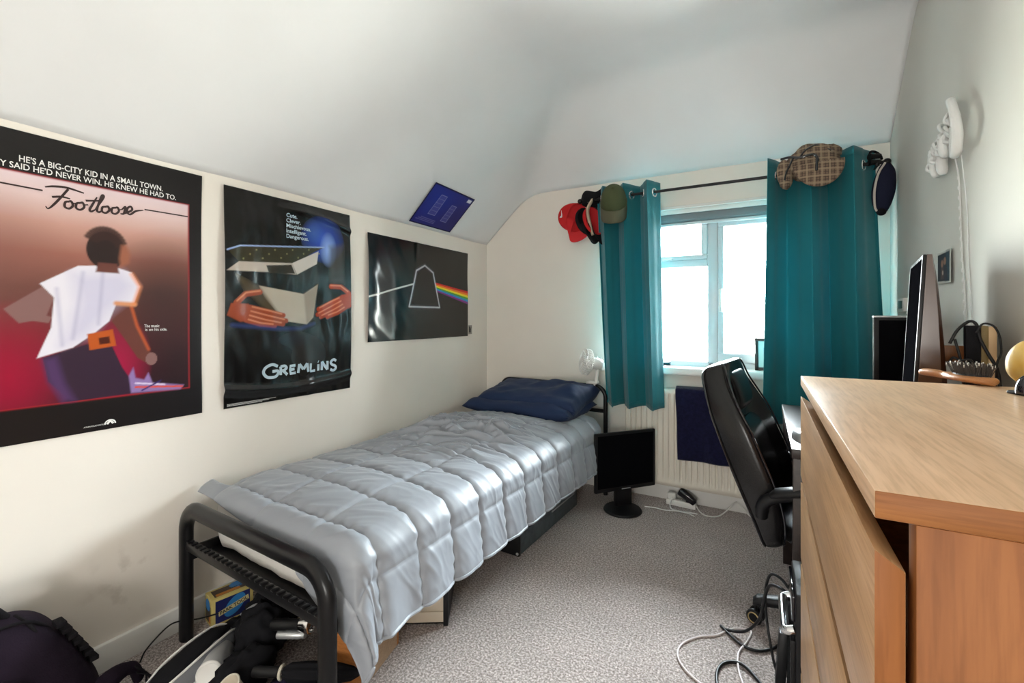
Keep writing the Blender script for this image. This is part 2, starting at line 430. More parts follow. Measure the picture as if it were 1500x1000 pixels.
# ------------------------------------------------------------------ the room
EAVE, FLAT, SL = 1.695, 2.475, 0.95
def smin(a, b, k):
    h = max(k - abs(a - b), 0) / k
    return min(a, b) - h * h * h * k / 6
def ceil_z(x, y):
    a = EAVE + SL * (x - XL)
    b = 2.035 + SL * (YB - y) 
    return smin(smin(a, b, 0.16), FLAT, 0.12)
T = 0.12
g = G(); g.box((XL - T, YF - T, -0.1), (XR + T, YB + T, 0.0)); struct('floor', g, M_carpet)
g = G(); g.box((XL - T, YF - T, 0), (XL, YB + T, EAVE + 0.03)); struct('wall_left', g, M_wall)
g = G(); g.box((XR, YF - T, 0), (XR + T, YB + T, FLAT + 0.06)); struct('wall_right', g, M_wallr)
WX0, WX1, WZ0, WZ1 = -0.92, 0.42, 0.79, 1.80          # window opening
g = G()
g.box((XL, YB, 0), (WX0, YB + T, FLAT)); g.box((WX1, YB, 0), (XR, YB + T, FLAT))
g.box((WX0, YB, 0), (WX1, YB + T, WZ0)); g.box((WX0, YB, WZ1), (WX1, YB + T, FLAT))
struct('wall_back', g, M_wall)
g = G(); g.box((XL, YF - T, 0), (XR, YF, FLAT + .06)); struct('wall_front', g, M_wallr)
g = G(); nx, ny = 90, 150
g.grid(lambda u, v: ((XL - 0.004) + u * (XR - XL + 0.008), YF + v * (YB - YF + 0.004), ceil_z((XL - 0.004) + u * (XR - XL + 0.008), YF + v * (YB - YF + 0.004))
      + 0.006 * noise.noise(Vector((u * 6, v * 9, 0)))), nx, ny)
for f in list(g.bm.faces): f.normal_flip()
struct('ceiling', g, M_ceil, smooth=180, solid=0.08)
# baseboards
def skirting(name, x0, x1, y0, y1, along):
    g = G(); h = 0.088
    if along == 'y': g.box((x0, y0, 0), (x1, y1, h), 0.004)
    else: g.box((x0, y0, 0), (x1, y1, h), 0.004)
    struct(name, g, M_white)
skirting('baseboard_left', XL, XL + 0.018, YF, YB, 'y')
skirting('baseboard_back', XL + 0.018, XR - 0.018, YB - 0.018, YB, 'x')
skirting('baseboard_right', XR - 0.018, XR, YF, YB, 'y')
# window: plastic frame with a fixed light, a top hinged light and a side casement
FY0, FY1 = YB + 0.045, YB + 0.105
win = thing('window_1', 'white plastic framed window between the two teal curtains', 'window', (-0.25, FY0, WZ0)); win['kind'] = 'structure'
g = G()
def bar(x0, x1, z0, z1, y0=FY0, y1=FY1, b=0.006): g.box((x0, y0, z0), (x1, y1, z1), b)
bar(WX0, WX1, WZ0 + 0.035, WZ0 + 0.075); bar(WX0, WX1, WZ1 - 0.06, WZ1); bar(WX0, WX0 + 0.05, WZ0, WZ1); bar(WX1 - 0.05, WX1, WZ0, WZ1)
bar(-0.297, -0.238, WZ0, WZ1); bar(WX0, -0.297, 1.452, 1.497)
g.build('window_frame', M_upvc, win)
g = G()
for a, b, c, d in ((-0.238, WX1 - .05, 0.865, 0.922), (-0.238, WX1 - .05, WZ1 - .115, WZ1 - .06), (-0.238, -0.205, 0.922, WZ1 - .115), (WX1 - .085, WX1 - .05, 0.922, WZ1 - .115)):
    bar(a, b, c, d, FY0 - 0.012, FY1 - .006)
sash = g.build('casement_sash', M_upvc, win)
g = G(); g.box((-0.232, FY0 - 0.03, 1.17), (-0.212, FY0 - 0.01, 1.31), 0.005); g.box((-0.228, FY0 - 0.045, 1.20), (-0.216, FY0 - 0.028, 1.285), 0.004)
g.build('window_handle', M_wplastic, sash)
g = G()
for a, b, c, d in ((WX0 + .05, -0.297, 1.497, 1.525), (WX0 + .05, -0.297, WZ1 - .09, WZ1 - .06), (-0.332, -0.297, 1.525, WZ1 - .09), (WX0 + .05, WX0 + .08, 1.525, WZ1 - .09)):
    bar(a, b, c, d, FY0 - 0.01, FY1 - .006)
vent = g.build('hopper_sash', M_upvc, win)
g = G(); g.box((-0.60, FY0 - 0.03, 1.497), (-0.50, FY0 - 0.012, 1.508), 0.003); g.box((-0.55, FY0 - 0.036, 1.494), (-0.51, FY0 - 0.02, 1.504), 0.003)
g.build('stay_bar', M_wplastic, vent)
g = G()
for a, b, c, d in ((WX0 + .05, -.297, WZ0 + .075, 1.452), (WX0 + .08, -.332, 1.525, WZ1 - .09), (-.205, WX1 - .085, .922, WZ1 - .115)):
    g.box((a, FY0 + .025, c), (b, FY0 + .029, d))
g.build('glass_pane', M_glass, win)
g = G(); g.box((WX0 - 0.03, 2.888, 0.785), (WX1 + 0.03, FY0 + 0.004, 0.832), 0.012, 3); struct('trim_1', g, M_white)      # the sill board
g = G(); g.box((WX0 - 0.02, YB - 0.014, WZ1 - 0.02), (WX1 + 0.02, YB, WZ1 + 0.006), 0.003); g.box((WX0 - .02, YB - .024, WZ1 + .006), (WX1 + .02, YB, WZ1 + .016), 0.004)
g.box((WX0 - .02, YB - .008, WZ1 + .016), (WX1 + .02, YB, WZ1 + .03), 0.003)
struct('trim_2', g, M_white)                                                                  # lintel board
# roller blind, wound up
bl = thing('roller_blind', 'grey roller blind wound up tight at the top of the window', 'blind', (-0.25, YB + 0.03, WZ1 - 0.03))
g = G(); g.tube([(WX0 + .02, YB + .022, WZ1 - .055), (WX1 - .02, YB + .022, WZ1 - .055)], 0.02, 16); g.box((WX0 + .01, YB + .0, WZ1 - .06), (WX1 - .01, YB + .012, WZ1 - .02), 0.003)
g.build('blind_roll', mat('grey_blind_cloth', (0.20, 0.21, 0.225), 0.8), bl)
g = G(); g.box((WX0 + .02, YB + .006, WZ1 - .092), (WX1 - .02, YB + .02, WZ1 - .074), 0.004); g.build('bottom_bar', M_upvc, bl)
# ------------------------------------------------------------------ bed (local frame: u across from the wall, v along from the foot)
BTH = math.radians(3.2)
BM = frame((-1.79, 0.848, 0), (math.cos(BTH), -math.sin(BTH), 0), (math.sin(BTH), math.cos(BTH), 0), (0, 0, 1))
BW, BL = 0.795, 2.035
bed = thing('bed_frame', 'black tubular metal single bed frame standing along the poster wall', 'bed', (-1.4, 1.86, 0))
def hoop(v, H, ra, up, w, flat, zbot=0.0):
    pts = [(0, v, zbot), (0, v, H - ra)]
    for k in range(1, 9):
        a = PI - k * PI / 16; pts.append((ra + ra * math.cos(a), v, H - ra + ra * math.sin(a)))
    for k in range(0, 9):
        a = PI / 2 - k * PI / 16; pts.append((BW - ra + ra * math.cos(a), v, H - ra + ra * math.sin(a)))
    pts.append((BW, v, zbot))
    g = G(BM); g.tube(pts, w, 16, up=(0, 1, 0), flat=flat); return g
hoop(0, 0.468, 0.085, None, 0.029, 0.72).build('foot_frame', M_black, bed, 60)
hoop(BL, 0.692, 0.07, None, 0.014, 1.0).build('head_frame', M_black, bed, 60)
g = G(BM); g.tube([(0.01, BL, 0.535), (BW - .01, BL, 0.535)], 0.013, 12); g.build('head_rail', M_black, bed)
g = G(BM); g.box((0.02, -0.012, 0.322), (BW - 0.02, 0.012, 0.352), 0.004); 
for k in range(26): g.box((0.03 + k * 0.029, -0.013, 0.35), (0.045 + k * 0.029, 0.008, 0.357), 0.002)
g.build('foot_rail', M_black, bed)
for s, u in (('a', 0.022), ('b', BW - 0.022)):
    g = G(BM); g.box((u - 0.006, 0.0, 0.282), (u + 0.006, BL, 0.330), 0.003); g.build('side_rail', M_black, bed)
g = G(BM)
for k in range(13):
    v = 0.1 + k * 0.15; g.box((0.028, v - 0.035, 0.289), (BW - 0.028, v + 0.035, 0.301), 0.004)
g.build('slats', M_black, bed)
# mattress in its white sheet
MT = 0.497
g = G(BM)
def matt_ring(v, ins):
    out = []
    x0, x1, z0, z1 = 0.030 + ins, BW - 0.030 - ins, 0.3025 + ins * .5, MT - ins * .6
    r = 0.045
    for cx_, cz_, a0 in ((x1 - r, z1 - r, 0), (x0 + r, z1 - r, 90), (x0 + r, z0 + r, 180), (x1 - r, z0 + r, 270)):
        for k in range(7):
            a = math.radians(a0 + 15 * k); out.append((cx_ + r * math.cos(a), cz_ + r * math.sin(a)))
    # extra points along the straight runs so the sheet can crease
    P = []
    for k in range(len(out)):
        p, q = out[k], out[(k + 1) % len(out)]; L = math.hypot(q[0] - p[0], q[1] - p[1]); m = max(1, int(L / .03))
        for t_ in range(m): P.append((p[0] + (q[0] - p[0]) * t_ / m, p[1] + (q[1] - p[1]) * t_ / m))
    res = []
    for x, z in P:
        n = noise.noise(Vector((x * 14, v * 5, z * 9))) * .005 + noise.noise(Vector((x * 40, v * 8, z * 10))) * .002
        res.append(Vector((x, v + (n * 1.6 if v < .12 else 0), z + n * .4)))
    return res
V0, V1 = 0.075, BL - 0.025
vv = [(V0, .035), (V0 + .003, .022), (V0 + .010, .010), (V0 + .022, .003), (V0 + .04, 0)] + [(V0 + .04 + (V1 - V0 - .08) * k / 30, 0) for k in range(1, 31)] + [(V1 - .022, .003), (V1 - .01, .010), (V1, .03)]
np_ = len(matt_ring(1, 0))
rings = []
for v, ins in vv:
    r_ = matt_ring(v, ins)
    if len(r_) != np_:
        base_ = matt_ring(v, 0); c_ = Vector((BW / 2, 0, (0.302 + MT) / 2))
        r_ = [Vector((c_.x + (p.x - c_.x) * (1 - 2 * ins / BW), p.y, c_.z + (p.z - c_.z) * (1 - 2 * ins / .19))) for p in base_]
    rings.append(r_)
g.loft(rings)
mx = g.build('mattress', M_sheet, None, 60)
tag(mx, 'white sheeted mattress lying on the black bed frame', 'mattress')

# quilted duvet draped over the mattress, the wall-side foot corner and the room side
R_ = 0.05
UA, UB, VA = 0.05, BW - 0.032, 0.110          # where the flat top ends (wall side, room side, foot)
VHEAD = 1.85
def bend(d):
    if d <= 0: return 0.0, 0.0
    if d < R_ * PI / 2: return R_ * math.sin(d / R_), -R_ * (1 - math.cos(d / R_))
    return R_, -R_ - (d - R_ * PI / 2)
def sstep(a, b, x):
    t = min(1, max(0, (x - a) / (b - a))); return t * t * (3 - 2 * t)
DL, HD = 0.10, 0.292                                       # wall-side drop
SA, SB = 0.275, 0.161                            # quilting pitch across, along
def duvet_point(a, b):
    """a: cloth distance across (0 = wall-side top edge), b: along (0 = foot top edge)"""
    da = max(0, a - (UB - UA)); dl = max(0, -a); db = max(0, -b)
    h = math.hypot(da, db)
    puffz = 0.0
    ta = (a - (UB - UA) - 0.128) / SA; tb = (b - 0.022) / SB
    pa = abs(math.sin(PI * ta)); pb = abs(math.sin(PI * tb))
    ea = abs(ta - round(ta)) * SA; eb = abs(tb - round(tb)) * SB        # distances to the nearest seam
    ga = 1 - 0.8 * math.exp(-(ea / 0.010) ** 1.3); gb = 1 - math.exp(-(eb / 0.010) ** 1.3)
    puff = 0.0105 * ga * gb + 0.0065 * (0.4 + 0.6 * pa ** .6) * pb ** .6
    # cross puckers along the stitching
    near = (1 - pb) ** 3
    puff += 0.004 * near * math.sin(a * 130 + 3 * noise.noise(Vector((a * 9, b * 5, 0))))
    # rumpled middle
    rum = math.exp(-(((b - 0.98) / 0.30) ** 2)) * sstep(-0.05, 0.15, a) * (1 - sstep(0.50, 0.72, a)) + 0.06
    q = Vector((a * 4.5 + b * 2.5, b * 17.0 - a * 9, 1.7))
    q = q + 0.8 * Vector((noise.noise(q * .5), noise.noise(q * .5 + Vector((7, 3, 1))), 0))
    rid = 1 - abs(noise.noise(q)) * 2.1
    rid2 = 1 - abs(noise.noise(q * 1.9 + Vector((4, 9, 2)))) * 2.1
    wr = rum * (0.058 * max(0.0, rid) ** 1.5 + 0.016 * max(0.0, rid2) ** 1.5)
    soft = 0.006 * noise.noise(Vector((a * 5, b * 4, 3)))
    lump = puff + wr + soft
    # broad crown of the bed
    ca = min(1, max(0, a / (UB - UA)))
    crown = 0.026 * math.sin(PI * ca) ** 0.7 * sstep(-0.05, 0.30, b) - 0.006 + 0.010 * sstep(0, .2, b)
    if h > 0 and (da > 0 or db > 0):
        hh, vz = bend(h)
        ox, oy = da / h, -db / h
        u = UB + hh * ox if da > 0 else UA + a
        v = VA + hh * oy if db > 0 else VA + b
        fall = sstep(0.0, 0.3, h)
        # hanging folds on the room side, deeper towards the foot
        fold = fall * (0.010 * math.sin(b * 34 + 2 * noise.noise(Vector((b * 4, 0, 5)))) * sstep(.62, .0, b) + 0.004 * noise.noise(Vector((b * 18, a * 4, 8))))
        nh = sstep(0, R_ * 1.5, h)
        out = 0.012 * nh + lump * nh * 0.9 + fold
        if da > 0 and db > 0: out += 0.03 * min(1, min(da, db) / 0.12)
        u += ox * out; v += oy * out * 0.45
        z = MT + 0.013 + vz + (crown + lump) * (1 - nh)
        if da > 0: u += 0.022 * sstep(0.05, 0.30, da)
        return BM @ Vector((u, v, z))
    if dl > 0:
        hh, vz = bend(dl)
        return BM @ Vector((UA - hh * 0.9, VA + b, MT + 0.013 + vz + lump * 0.4 + crown))
    return BM @ Vector((UA + a, VA + b, MT + 0.013 + crown + lump))
AW = UB - UA
def foot_drop(a):
    ca = a / AW
    if ca < 0.5: return 0.05 + 0.03 * sstep(-.1, .5, ca)
    return 0.08 + 0.17 * sstep(0.5, 1.05, ca)
g = G()
NA, NB = 170, 620
def dv(i, j):
    a = -DL + i * (DL + AW + HD)
    fd = foot_drop(a)
    b = -fd + j * (fd + VHEAD - VA - 0.05 * sstep(.55, 1.2, a))
    return duvet_point(a, b)
g.grid(dv, NA, NB)
duv = g.build('duvet', M_duvet, None, 180, solid=0.012)
md = duv.modifiers['thickness']; md.offset = -0.6
tag(duv, 'grey quilted satin duvet spread over the bed, rumpled in the middle', 'duvet')
# stitched seams
g = G()
for k in range(12):
    b = 0.022 + SB * k
    if b > VHEAD - VA - .08: break
    g.tube([duvet_point(-.06 + (AW + HD + .05) * i / 150, b) for i in range(151)], .0019, 5)
for a in (AW + .128, AW + .128 - SA, AW + .128 - 2 * SA):
    g.tube([duvet_point(a, -foot_drop(a) * .9 + (foot_drop(a) * .9 + VHEAD - VA - .06) * i / 300) for i in range(301)], .0016, 5)
st = g.build('quilt_stitching', mat('dark_grey_thread', (.055, .056, .06), .7), duv)
# hem binding as a part
hem = []
for j in range(0, 161):
    a = AW + HD; fd = foot_drop(a); b = -fd + j / 160 * (fd + VHEAD - VA - 0.05)
    hem.append(duvet_point(a, b))
g = G(); g.tube(hem, 0.0065, 8); g.build('hem_piping', M_duvet, duv)

def pillow(name, c, rot, hx, hy, hz, label, seed, grp=None):
    M = XF(c, rot); g = G(M)
    def f(s):
        def fn(u, v):
            x = 2 * u - 1; y = 2 * v - 1
            e = max(0, (1 - abs(x) ** 7)) * max(0, (1 - abs(y) ** 3.4))
            pin = 1 - 0.10 * (x * x) * (1 - y * y) * 0 - 0.07 * (1 - x * x) * (y * y) 
            pin2 = 1 - 0.05 * (1 - y * y) * x * x
            n = noise.noise(Vector((x * 2 + seed, y * 1.6, s))) * 0.25 + noise.noise(Vector((x * 6 + seed, y * 4, s * 3))) * 0.10
            crease = 0.10 * (1 - abs(noise.noise(Vector((x * 3.5 - y, y * 5 + seed, 2)))) * 2) * (abs(x) ** 2)
            z = s * hz * (e ** 0.42) * (1 + n + crease)
            return (x * hx * pin2, y * hy * pin, z + 0.02 * noise.noise(Vector((x * 2, y * 2, seed))))
        return fn
    g.grid(f(1), 44, 30); g.grid(f(-1), 44, 30)
    o = one(name, g, M_navy, label, 'pillow', c, 'navy pillows at the head of the bed', 180, weld=True)
    return o
pc = BM @ Vector((BW * .5 - .01, 1.76, 0.585)); pillow('pillow', (pc.x, pc.y, 0.580), (math.radians(2), 0, -BTH), 0.375, 0.215, 0.050, 'flat navy pillow lying directly on the duvet, under the other one', 1.3)
pc = BM @ Vector((BW * .5 + .015, 1.815, 0.66)); pillow('pillow', (pc.x, pc.y, 0.628), (math.radians(10), math.radians(-1.5), -BTH - 0.02), 0.36, 0.205, 0.076, 'plump navy pillow leaning on the headboard, on top of the other one', 4.1)

# ------------------------------------------------------------------ chest of drawers
DX0, DX1, DY0, DY1 = 0.079, 0.555, 0.463, 1.277
dr = thing('chest_of_drawers', 'oak veneer chest of drawers close beside the viewer, hairbrush on top', 'chest of drawers', (0.32, 0.87, 0))
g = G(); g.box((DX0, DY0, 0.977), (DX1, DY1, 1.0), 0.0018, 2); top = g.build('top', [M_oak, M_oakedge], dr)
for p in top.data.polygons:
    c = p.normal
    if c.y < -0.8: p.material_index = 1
g = G()
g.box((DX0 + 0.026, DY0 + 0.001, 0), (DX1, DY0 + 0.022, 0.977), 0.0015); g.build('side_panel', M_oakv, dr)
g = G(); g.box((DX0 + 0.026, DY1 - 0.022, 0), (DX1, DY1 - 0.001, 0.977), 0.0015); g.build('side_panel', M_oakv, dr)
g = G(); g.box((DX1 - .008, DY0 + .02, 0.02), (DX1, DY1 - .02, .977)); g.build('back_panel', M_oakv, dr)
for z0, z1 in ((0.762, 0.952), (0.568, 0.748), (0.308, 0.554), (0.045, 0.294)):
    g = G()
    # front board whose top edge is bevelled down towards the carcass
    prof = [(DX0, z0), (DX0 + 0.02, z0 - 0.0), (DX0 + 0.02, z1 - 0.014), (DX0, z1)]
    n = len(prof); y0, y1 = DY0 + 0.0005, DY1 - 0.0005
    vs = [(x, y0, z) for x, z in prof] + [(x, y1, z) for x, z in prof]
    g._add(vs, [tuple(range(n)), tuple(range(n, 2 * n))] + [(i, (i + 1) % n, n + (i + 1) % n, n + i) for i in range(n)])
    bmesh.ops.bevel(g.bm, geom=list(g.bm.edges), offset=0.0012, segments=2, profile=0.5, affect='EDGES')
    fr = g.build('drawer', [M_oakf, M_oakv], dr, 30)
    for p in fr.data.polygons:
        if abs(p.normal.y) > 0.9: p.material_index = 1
    g = G(); g.box((DX0 + 0.03, DY0 + .03, z0 + .01), (DX1 - .03, DY0 + .042, z1 - .04)); g.box((DX0 + 0.03, DY1 - .042, z0 + .01), (DX1 - .03, DY1 - .03, z1 - .04)); g.box((DX0 + .02, DY0 + .03, z0 + .005), (DX1 - .03, DY1 - .03, z0 + .014))
    g.build('drawer_box', M_oakv, fr)
# ------------------------------------------------------------------ desk
dk = thing('desk', 'dark brown desk under the right wall beyond the chest of drawers', 'desk', (0.32, 2.06, 0))
g = G(); g.box((0.078, 1.652, 0.70), (0.565, 2.478, 0.73), 0.003); g.build('desktop', M_desk, dk)
for y in (1.655, 2.44):
    g = G(); g.box((0.082, y, 0), (0.55, y + 0.034, 0.70), 0.002); g.build('leg_panel', M_desk, dk)
g = G(); g.box((0.50, 1.69, 0.40), (0.515, 2.44, 0.70), 0.002); g.build('modesty_panel', M_desk, dk)

# ------------------------------------------------------------------ office chair, facing the desk
CY = 1.945
ch = thing('office_chair', 'high backed black leather office chair pushed in at the desk', 'chair', (0.26, CY, 0))
# back shell: rings by height.  (z, rear x, thickness, half width, bolster)
BK = [(0.335, 0.030, 0.050, 0.150, 0.0), (0.36, 0.010, 0.085, 0.205, 0.01), (0.44, -0.020, 0.105, 0.235, 0.03), (0.54, -0.060, 0.110, 0.25, 0.045), (0.64, -0.100, 0.105, 0.25, 0.05),
      (0.72, -0.130, 0.10, 0.245, 0.05), (0.79, -0.158, 0.098, 0.23, 0.04), (0.86, -0.184, 0.105, 0.195, 0.02), (0.91, -0.198, 0.11, 0.17, 0.01), (0.94, -0.188, 0.092, 0.150, 0.0), (0.957, -0.160, 0.045, 0.11, 0.0)]
def lerp_rows(rows, n):
    P = [Vector(r[:3]) for r in rows]; Q = [Vector((r[3], r[4], 0)) for r in rows]
    a = smooth_path(P, n); b = smooth_path(Q, n)
    return [(p.x, p.y, p.z, q.x, q.y) for p, q in zip(a, b)]
def back_ring(row, seg=40):
    z, xr, th, hw, bo = row; out = []
    for k in range(seg):
        a = 2 * PI * k / seg; c, s_ = math.cos(a), math.sin(a)
        yy = hw * math.copysign(abs(c) ** 0.62, c)
        xx = math.copysign(abs(s_) ** 0.62, s_)
        x = xr + th / 2 + xx * th / 2
        if xx > 0: x += bo * (abs(yy / hw) ** 2.5) - bo * 0.55 * (1 - abs(yy / hw) ** 2)
        out.append(Vector((x, CY + yy, z + (0.35 * (x - xr)))))
    return out
rows = lerp_rows(BK, 5)
g = G(); g.loft([back_ring(r) for r in rows]); bk = g.build('backrest', M_leather, ch, 70)
# piping down both front edges and the rear seam
for sgn in (1, -1):
    pts = []
    for r in rows[4:-6]:
        z, xr, th, hw, bo = r
        x = xr + th * 0.86 + bo * 0.72; pts.append((x, CY + sgn * (hw * 0.985 + .001), z + 0.35 * (x - xr)))
    g = G(); g.tube(pts, 0.0035, 8); g.build('piping', M_gloss, bk)
    pts = []
    for r in rows[4:-6]:
        z, xr, th, hw, bo = r
        x = xr + th * 0.22; pts.append((x, CY + sgn * hw * 0.975, z + 0.35 * (x - xr)))
    g = G(); g.tube(pts, 0.0028, 8); g.build('piping', M_gloss, bk)
# padded head cushion and lumbar cushion on the front face
g = G()
def cushion(z0, z1, x0, x1, hw, th, seed):
    def ring(t):
        out = []
        z = z0 + (z1 - z0) * t; xb = x0 + (x1 - x0) * t; e = math.sqrt(max(0.0, 1 - (2 * t - 1) ** 4))
        for k in range(28):
            a = 2 * PI * k / 28; c, s_ = math.cos(a), math.sin(a)
            out.append(Vector((xb + th * e * 0.5 * math.copysign(abs(s_) ** .7, s_), CY + hw * (0.75 + .25 * e) * math.copysign(abs(c) ** .6, c), z)))
        return out
    g.loft([ring(t / 14) for t in range(15)])
cushion(0.79, 0.945, -0.075, -0.122, 0.155, 0.085, 1); g.build('headrest', M_leather, bk, 70)
g = G(); cushion(0.47, 0.76, 0.045, -0.055, 0.165, 0.07, 2); g.build('lumbar_cushion', M_leather, bk, 70)
g = G()
def seat_ring(t, top=0.46, th=0.085):
    out = []
    for k in range(32):
        a = 2 * PI * k / 32; c, s_ = math.cos(a), math.sin(a)
        e = math.sqrt(max(0, 1 - (2 * t - 1) ** 6))
        out.append(Vector((0.285 + 0.235 * e * math.copysign(abs(c) ** .6, c), CY + 0.24 * e * math.copysign(abs(s_) ** .6, s_), top - th + th * t + 0.012 * (c > 0.6))))
    return out
g.loft([seat_ring(t / 12) for t in range(13)]); g.build('seat', M_leather, ch, 70)
for sgn in (-1, 1):
    y = CY + sgn * 0.265
    pts = smooth_path([(0.03, y - sgn * 0.012, 0.485), (0.035, y, 0.525), (0.07, y + sgn * .004, 0.558), (0.16, y + sgn * .006, 0.585), (0.30, y + sgn * .006, 0.588), (0.35, y + sgn * .004, 0.555), (0.34, y - sgn * 0.01, 0.46), (0.30, y - sgn * .03, 0.395)], 6)
    g = G(); g.tube(pts, 0.019, 12, up=(0, 1, 0), flat=1.2); am = g.build('armrest', M_bplastic, ch, 60)
    g = G(); g.loft([[Vector((x + 0.0, y + sgn * .006 + w_ * math.cos(a), z + h_ * math.sin(a))) for a in [2 * PI * k / 16 for k in range(16)]] for x, z, w_, h_ in ((0.05, 0.557, 0.012, 0.008), (0.07, 0.572, 0.028, 0.016), (0.14, 0.592, 0.032, 0.018), (0.28, 0.60, 0.032, 0.018), (0.34, 0.592, 0.02, 0.012))])
    g.build('arm_pad', M_bplastic, am, 60)
g = G(); g.box((0.20, CY - .09, 0.345), (0.37, CY + .09, 0.378), 0.008); g.tube([(0.13, CY, 0.36), (0.02, CY, 0.36), (0.0, CY, 0.40)], 0.022, 8, up=(0, 1, 0), flat=1.6); g.build('seat_plate', M_bplastic, ch)
g = G(); g.lathe([(0.0, 0.10), (0.034, 0.10), (0.034, 0.22), (0.026, 0.225), (0.026, 0.35), (0.0, 0.35)], 20, M=XF((0.27, CY, 0))); g.build('gas_lift', M_bplastic, ch)
g = G(); g.lathe([(0, 0.075), (0.05, 0.078), (0.052, 0.115), (0.034, 0.13), (0, .13)], 24, M=XF((0.27, CY, 0))); base = g.build('hub', M_bplastic, ch)
for k in range(5):
    a = PI * 1.005 + 0.13 + k * 2 * PI / 5
    d = Vector((math.cos(a), math.sin(a), 0)); nrm = Vector((-d.y, d.x, 0)); c0 = Vector((0.27, CY, 0))
    rings = []
    for r_, z, wv_, hh in ((0.03, .095, .030, .022), (0.12, .10, .026, .020), (0.22, .096, .022, .018), (0.285, .086, .020, .016), (0.30, .078, .014, .01)):
        rings.append([c0 + d * r_ + nrm * (wv_ * math.copysign(abs(math.cos(b)) ** .5, math.cos(b))) + Vector((0, 0, z + hh * math.copysign(abs(math.sin(b)) ** .5, math.sin(b)))) for b in [2 * PI * q / 16 for q in range(16)]])
    g = G(); g.loft(rings); lg = g.build('leg', M_bplastic, ch, 60)
    cc = c0 + d * 0.29
    ax = (d * 0.35 + nrm * 0.94).normalized()
    g = G()
    for sg in (-1, 1):
        q = cc + ax * (sg * 0.016); F_ = frame((q.x, q.y, 0.0275), ax.cross(Vector((0, 0, 1))), Vector((0, 0, 1)), ax)
        g.lathe([(0, -.009), (0.024, -.009), (0.0272, -.006), (0.0272, .006), (0.024, .009), (0, .009)], 22, M=F_)
    g.tube([(cc.x, cc.y, 0.03), (cc.x, cc.y, 0.085)], 0.007, 8)
    wl = g.build('caster', M_bplastic, lg)
    for sg in (-1, 1):
        g = G()
        q = cc + ax * (sg * 0.0262); F_ = frame((q.x, q.y, 0.0275), ax.cross(Vector((0, 0, 1))), Vector((0, 0, 1)), ax)
        g.tube([(0.018 * math.cos(t), 0.018 * math.sin(t), 0) for t in [2 * PI * i / 20 for i in range(20)]], 0.0022, 6, closed=True, M=F_)
        # the pale ring only shows on the caster out in the room
        if k == 0: g.build('wheel_trim', mat('brass_trim', (0.45, 0.33, 0.15), 0.35, metal=0.7), lg)
        else: g.bm.free()

ch.rotation_euler.z = -0.13; ch.location = (0.258, 1.930, 0)
# ------------------------------------------------------------------ computer tower between chest and desk
pt = thing('computer_tower', 'black computer tower with perforated front and steel loop, between chest and desk', 'computer', (0.28, 1.48, 0))
g = G(); g.box((0.074, 1.375, 0.012), (0.50, 1.575, 0.425), 0.006); g.build('case', M_bplastic, pt)
g = G()
g.box((0.063, 1.38, 0.015), (0.076, 1.57, 0.30), 0.003)
fp = g.build('mesh_front', M_bplastic, pt)
g = G()
for i in range(13):
    for j in range(26):
        y = 1.392 + i * 0.0138 + (0.0069 if j % 2 else 0); z = 0.027 + j * 0.0102
        g.tube([(0.0622, y, z), (0.0636, y, z)], 0.0042, 6)
g.build('perforations', mat('dark_hole', (0.002, 0.002, 0.002), 0.9), fp, 0)
g = G(); g.tube(smooth_path([(0.073, 1.39, 0.325), (0.058, 1.392, 0.318), (0.052, 1.41, 0.316), (0.052, 1.54, 0.316), (0.058, 1.558, 0.318), (0.073, 1.56, 0.325)], 6), 0.012, 10, up=(0, 0, 1), flat=1.0); 
g.build('steel_loop', M_chrome, pt, 60)
g = G(); g.box((0.066, 1.39, 0.345), (0.076, 1.56, 0.41), 0.003); g.build('drive_bay', M_gloss, pt)
for y in (1.40, 1.55):
    for x in (0.10, 0.47): g = G(); g.box((x - .015, y - .012, 0), (x + .015, y + .012, .014), .002); g.build('foot', M_bplastic, pt)
# ------------------------------------------------------------------ radiator, towel
rd = thing('radiator', 'cream enamelled panel radiator under the window', 'radiator', (-0.33, 2.92, 0.11))
RA, RB, RZa, RZb = -0.765, 0.085, 0.11, 0.70
g = G()
nfl = 26
def radf(u, v):
    x = RA + u * (RB - RA); z = RZa + v * (RZb - RZa)
    ph = (u * nfl) % 1.0
    pulse = sstep(0.0, 0.12, ph) * (1 - sstep(0.38, 0.50, ph))
    e = sstep(0.06, 0.10, v) * (1 - sstep(0.92, 0.955, v))
    edge = min(1, min(u, 1 - u) / 0.012)
    y = 2.868 + 0.014 * pulse * e + (1 - edge) * 0.01
    y += 0.012 * (1 - sstep(0, 0.02, min(v, 1 - v)))
    return (x, y, z)
g.grid(radf, nfl * 12, 40); g.box((RA, 2.884, RZa), (RB, 2.944, RZb - .004), 0.004)
g.build('panel', M_radi, rd, 50)
g = G(); g.box((RA - .002, 2.876, RZb - .012), (RB + .002, 2.946, RZb), 0.004)
for k in range(40): g.box((RA + .02 + k * .0207, 2.892, RZb - .001), (RA + .03 + k * .0207, 2.936, RZb + .0012))
g.build('top_grille', M_radi, rd)
g = G(); g.tube([(RB + .03, 2.91, 0.0), (RB + .03, 2.91, .17)], .0075, 10); g.tube([(RB, 2.91, .165), (RB + .04, 2.91, .165)], .013, 10); g.lathe([(0, .0), (.02, 0), (.022, .05), (.015, .062), (0, .062)], 18, M=XF((RB + .03, 2.91, .175)))
g.build('valve', M_wplastic, rd)
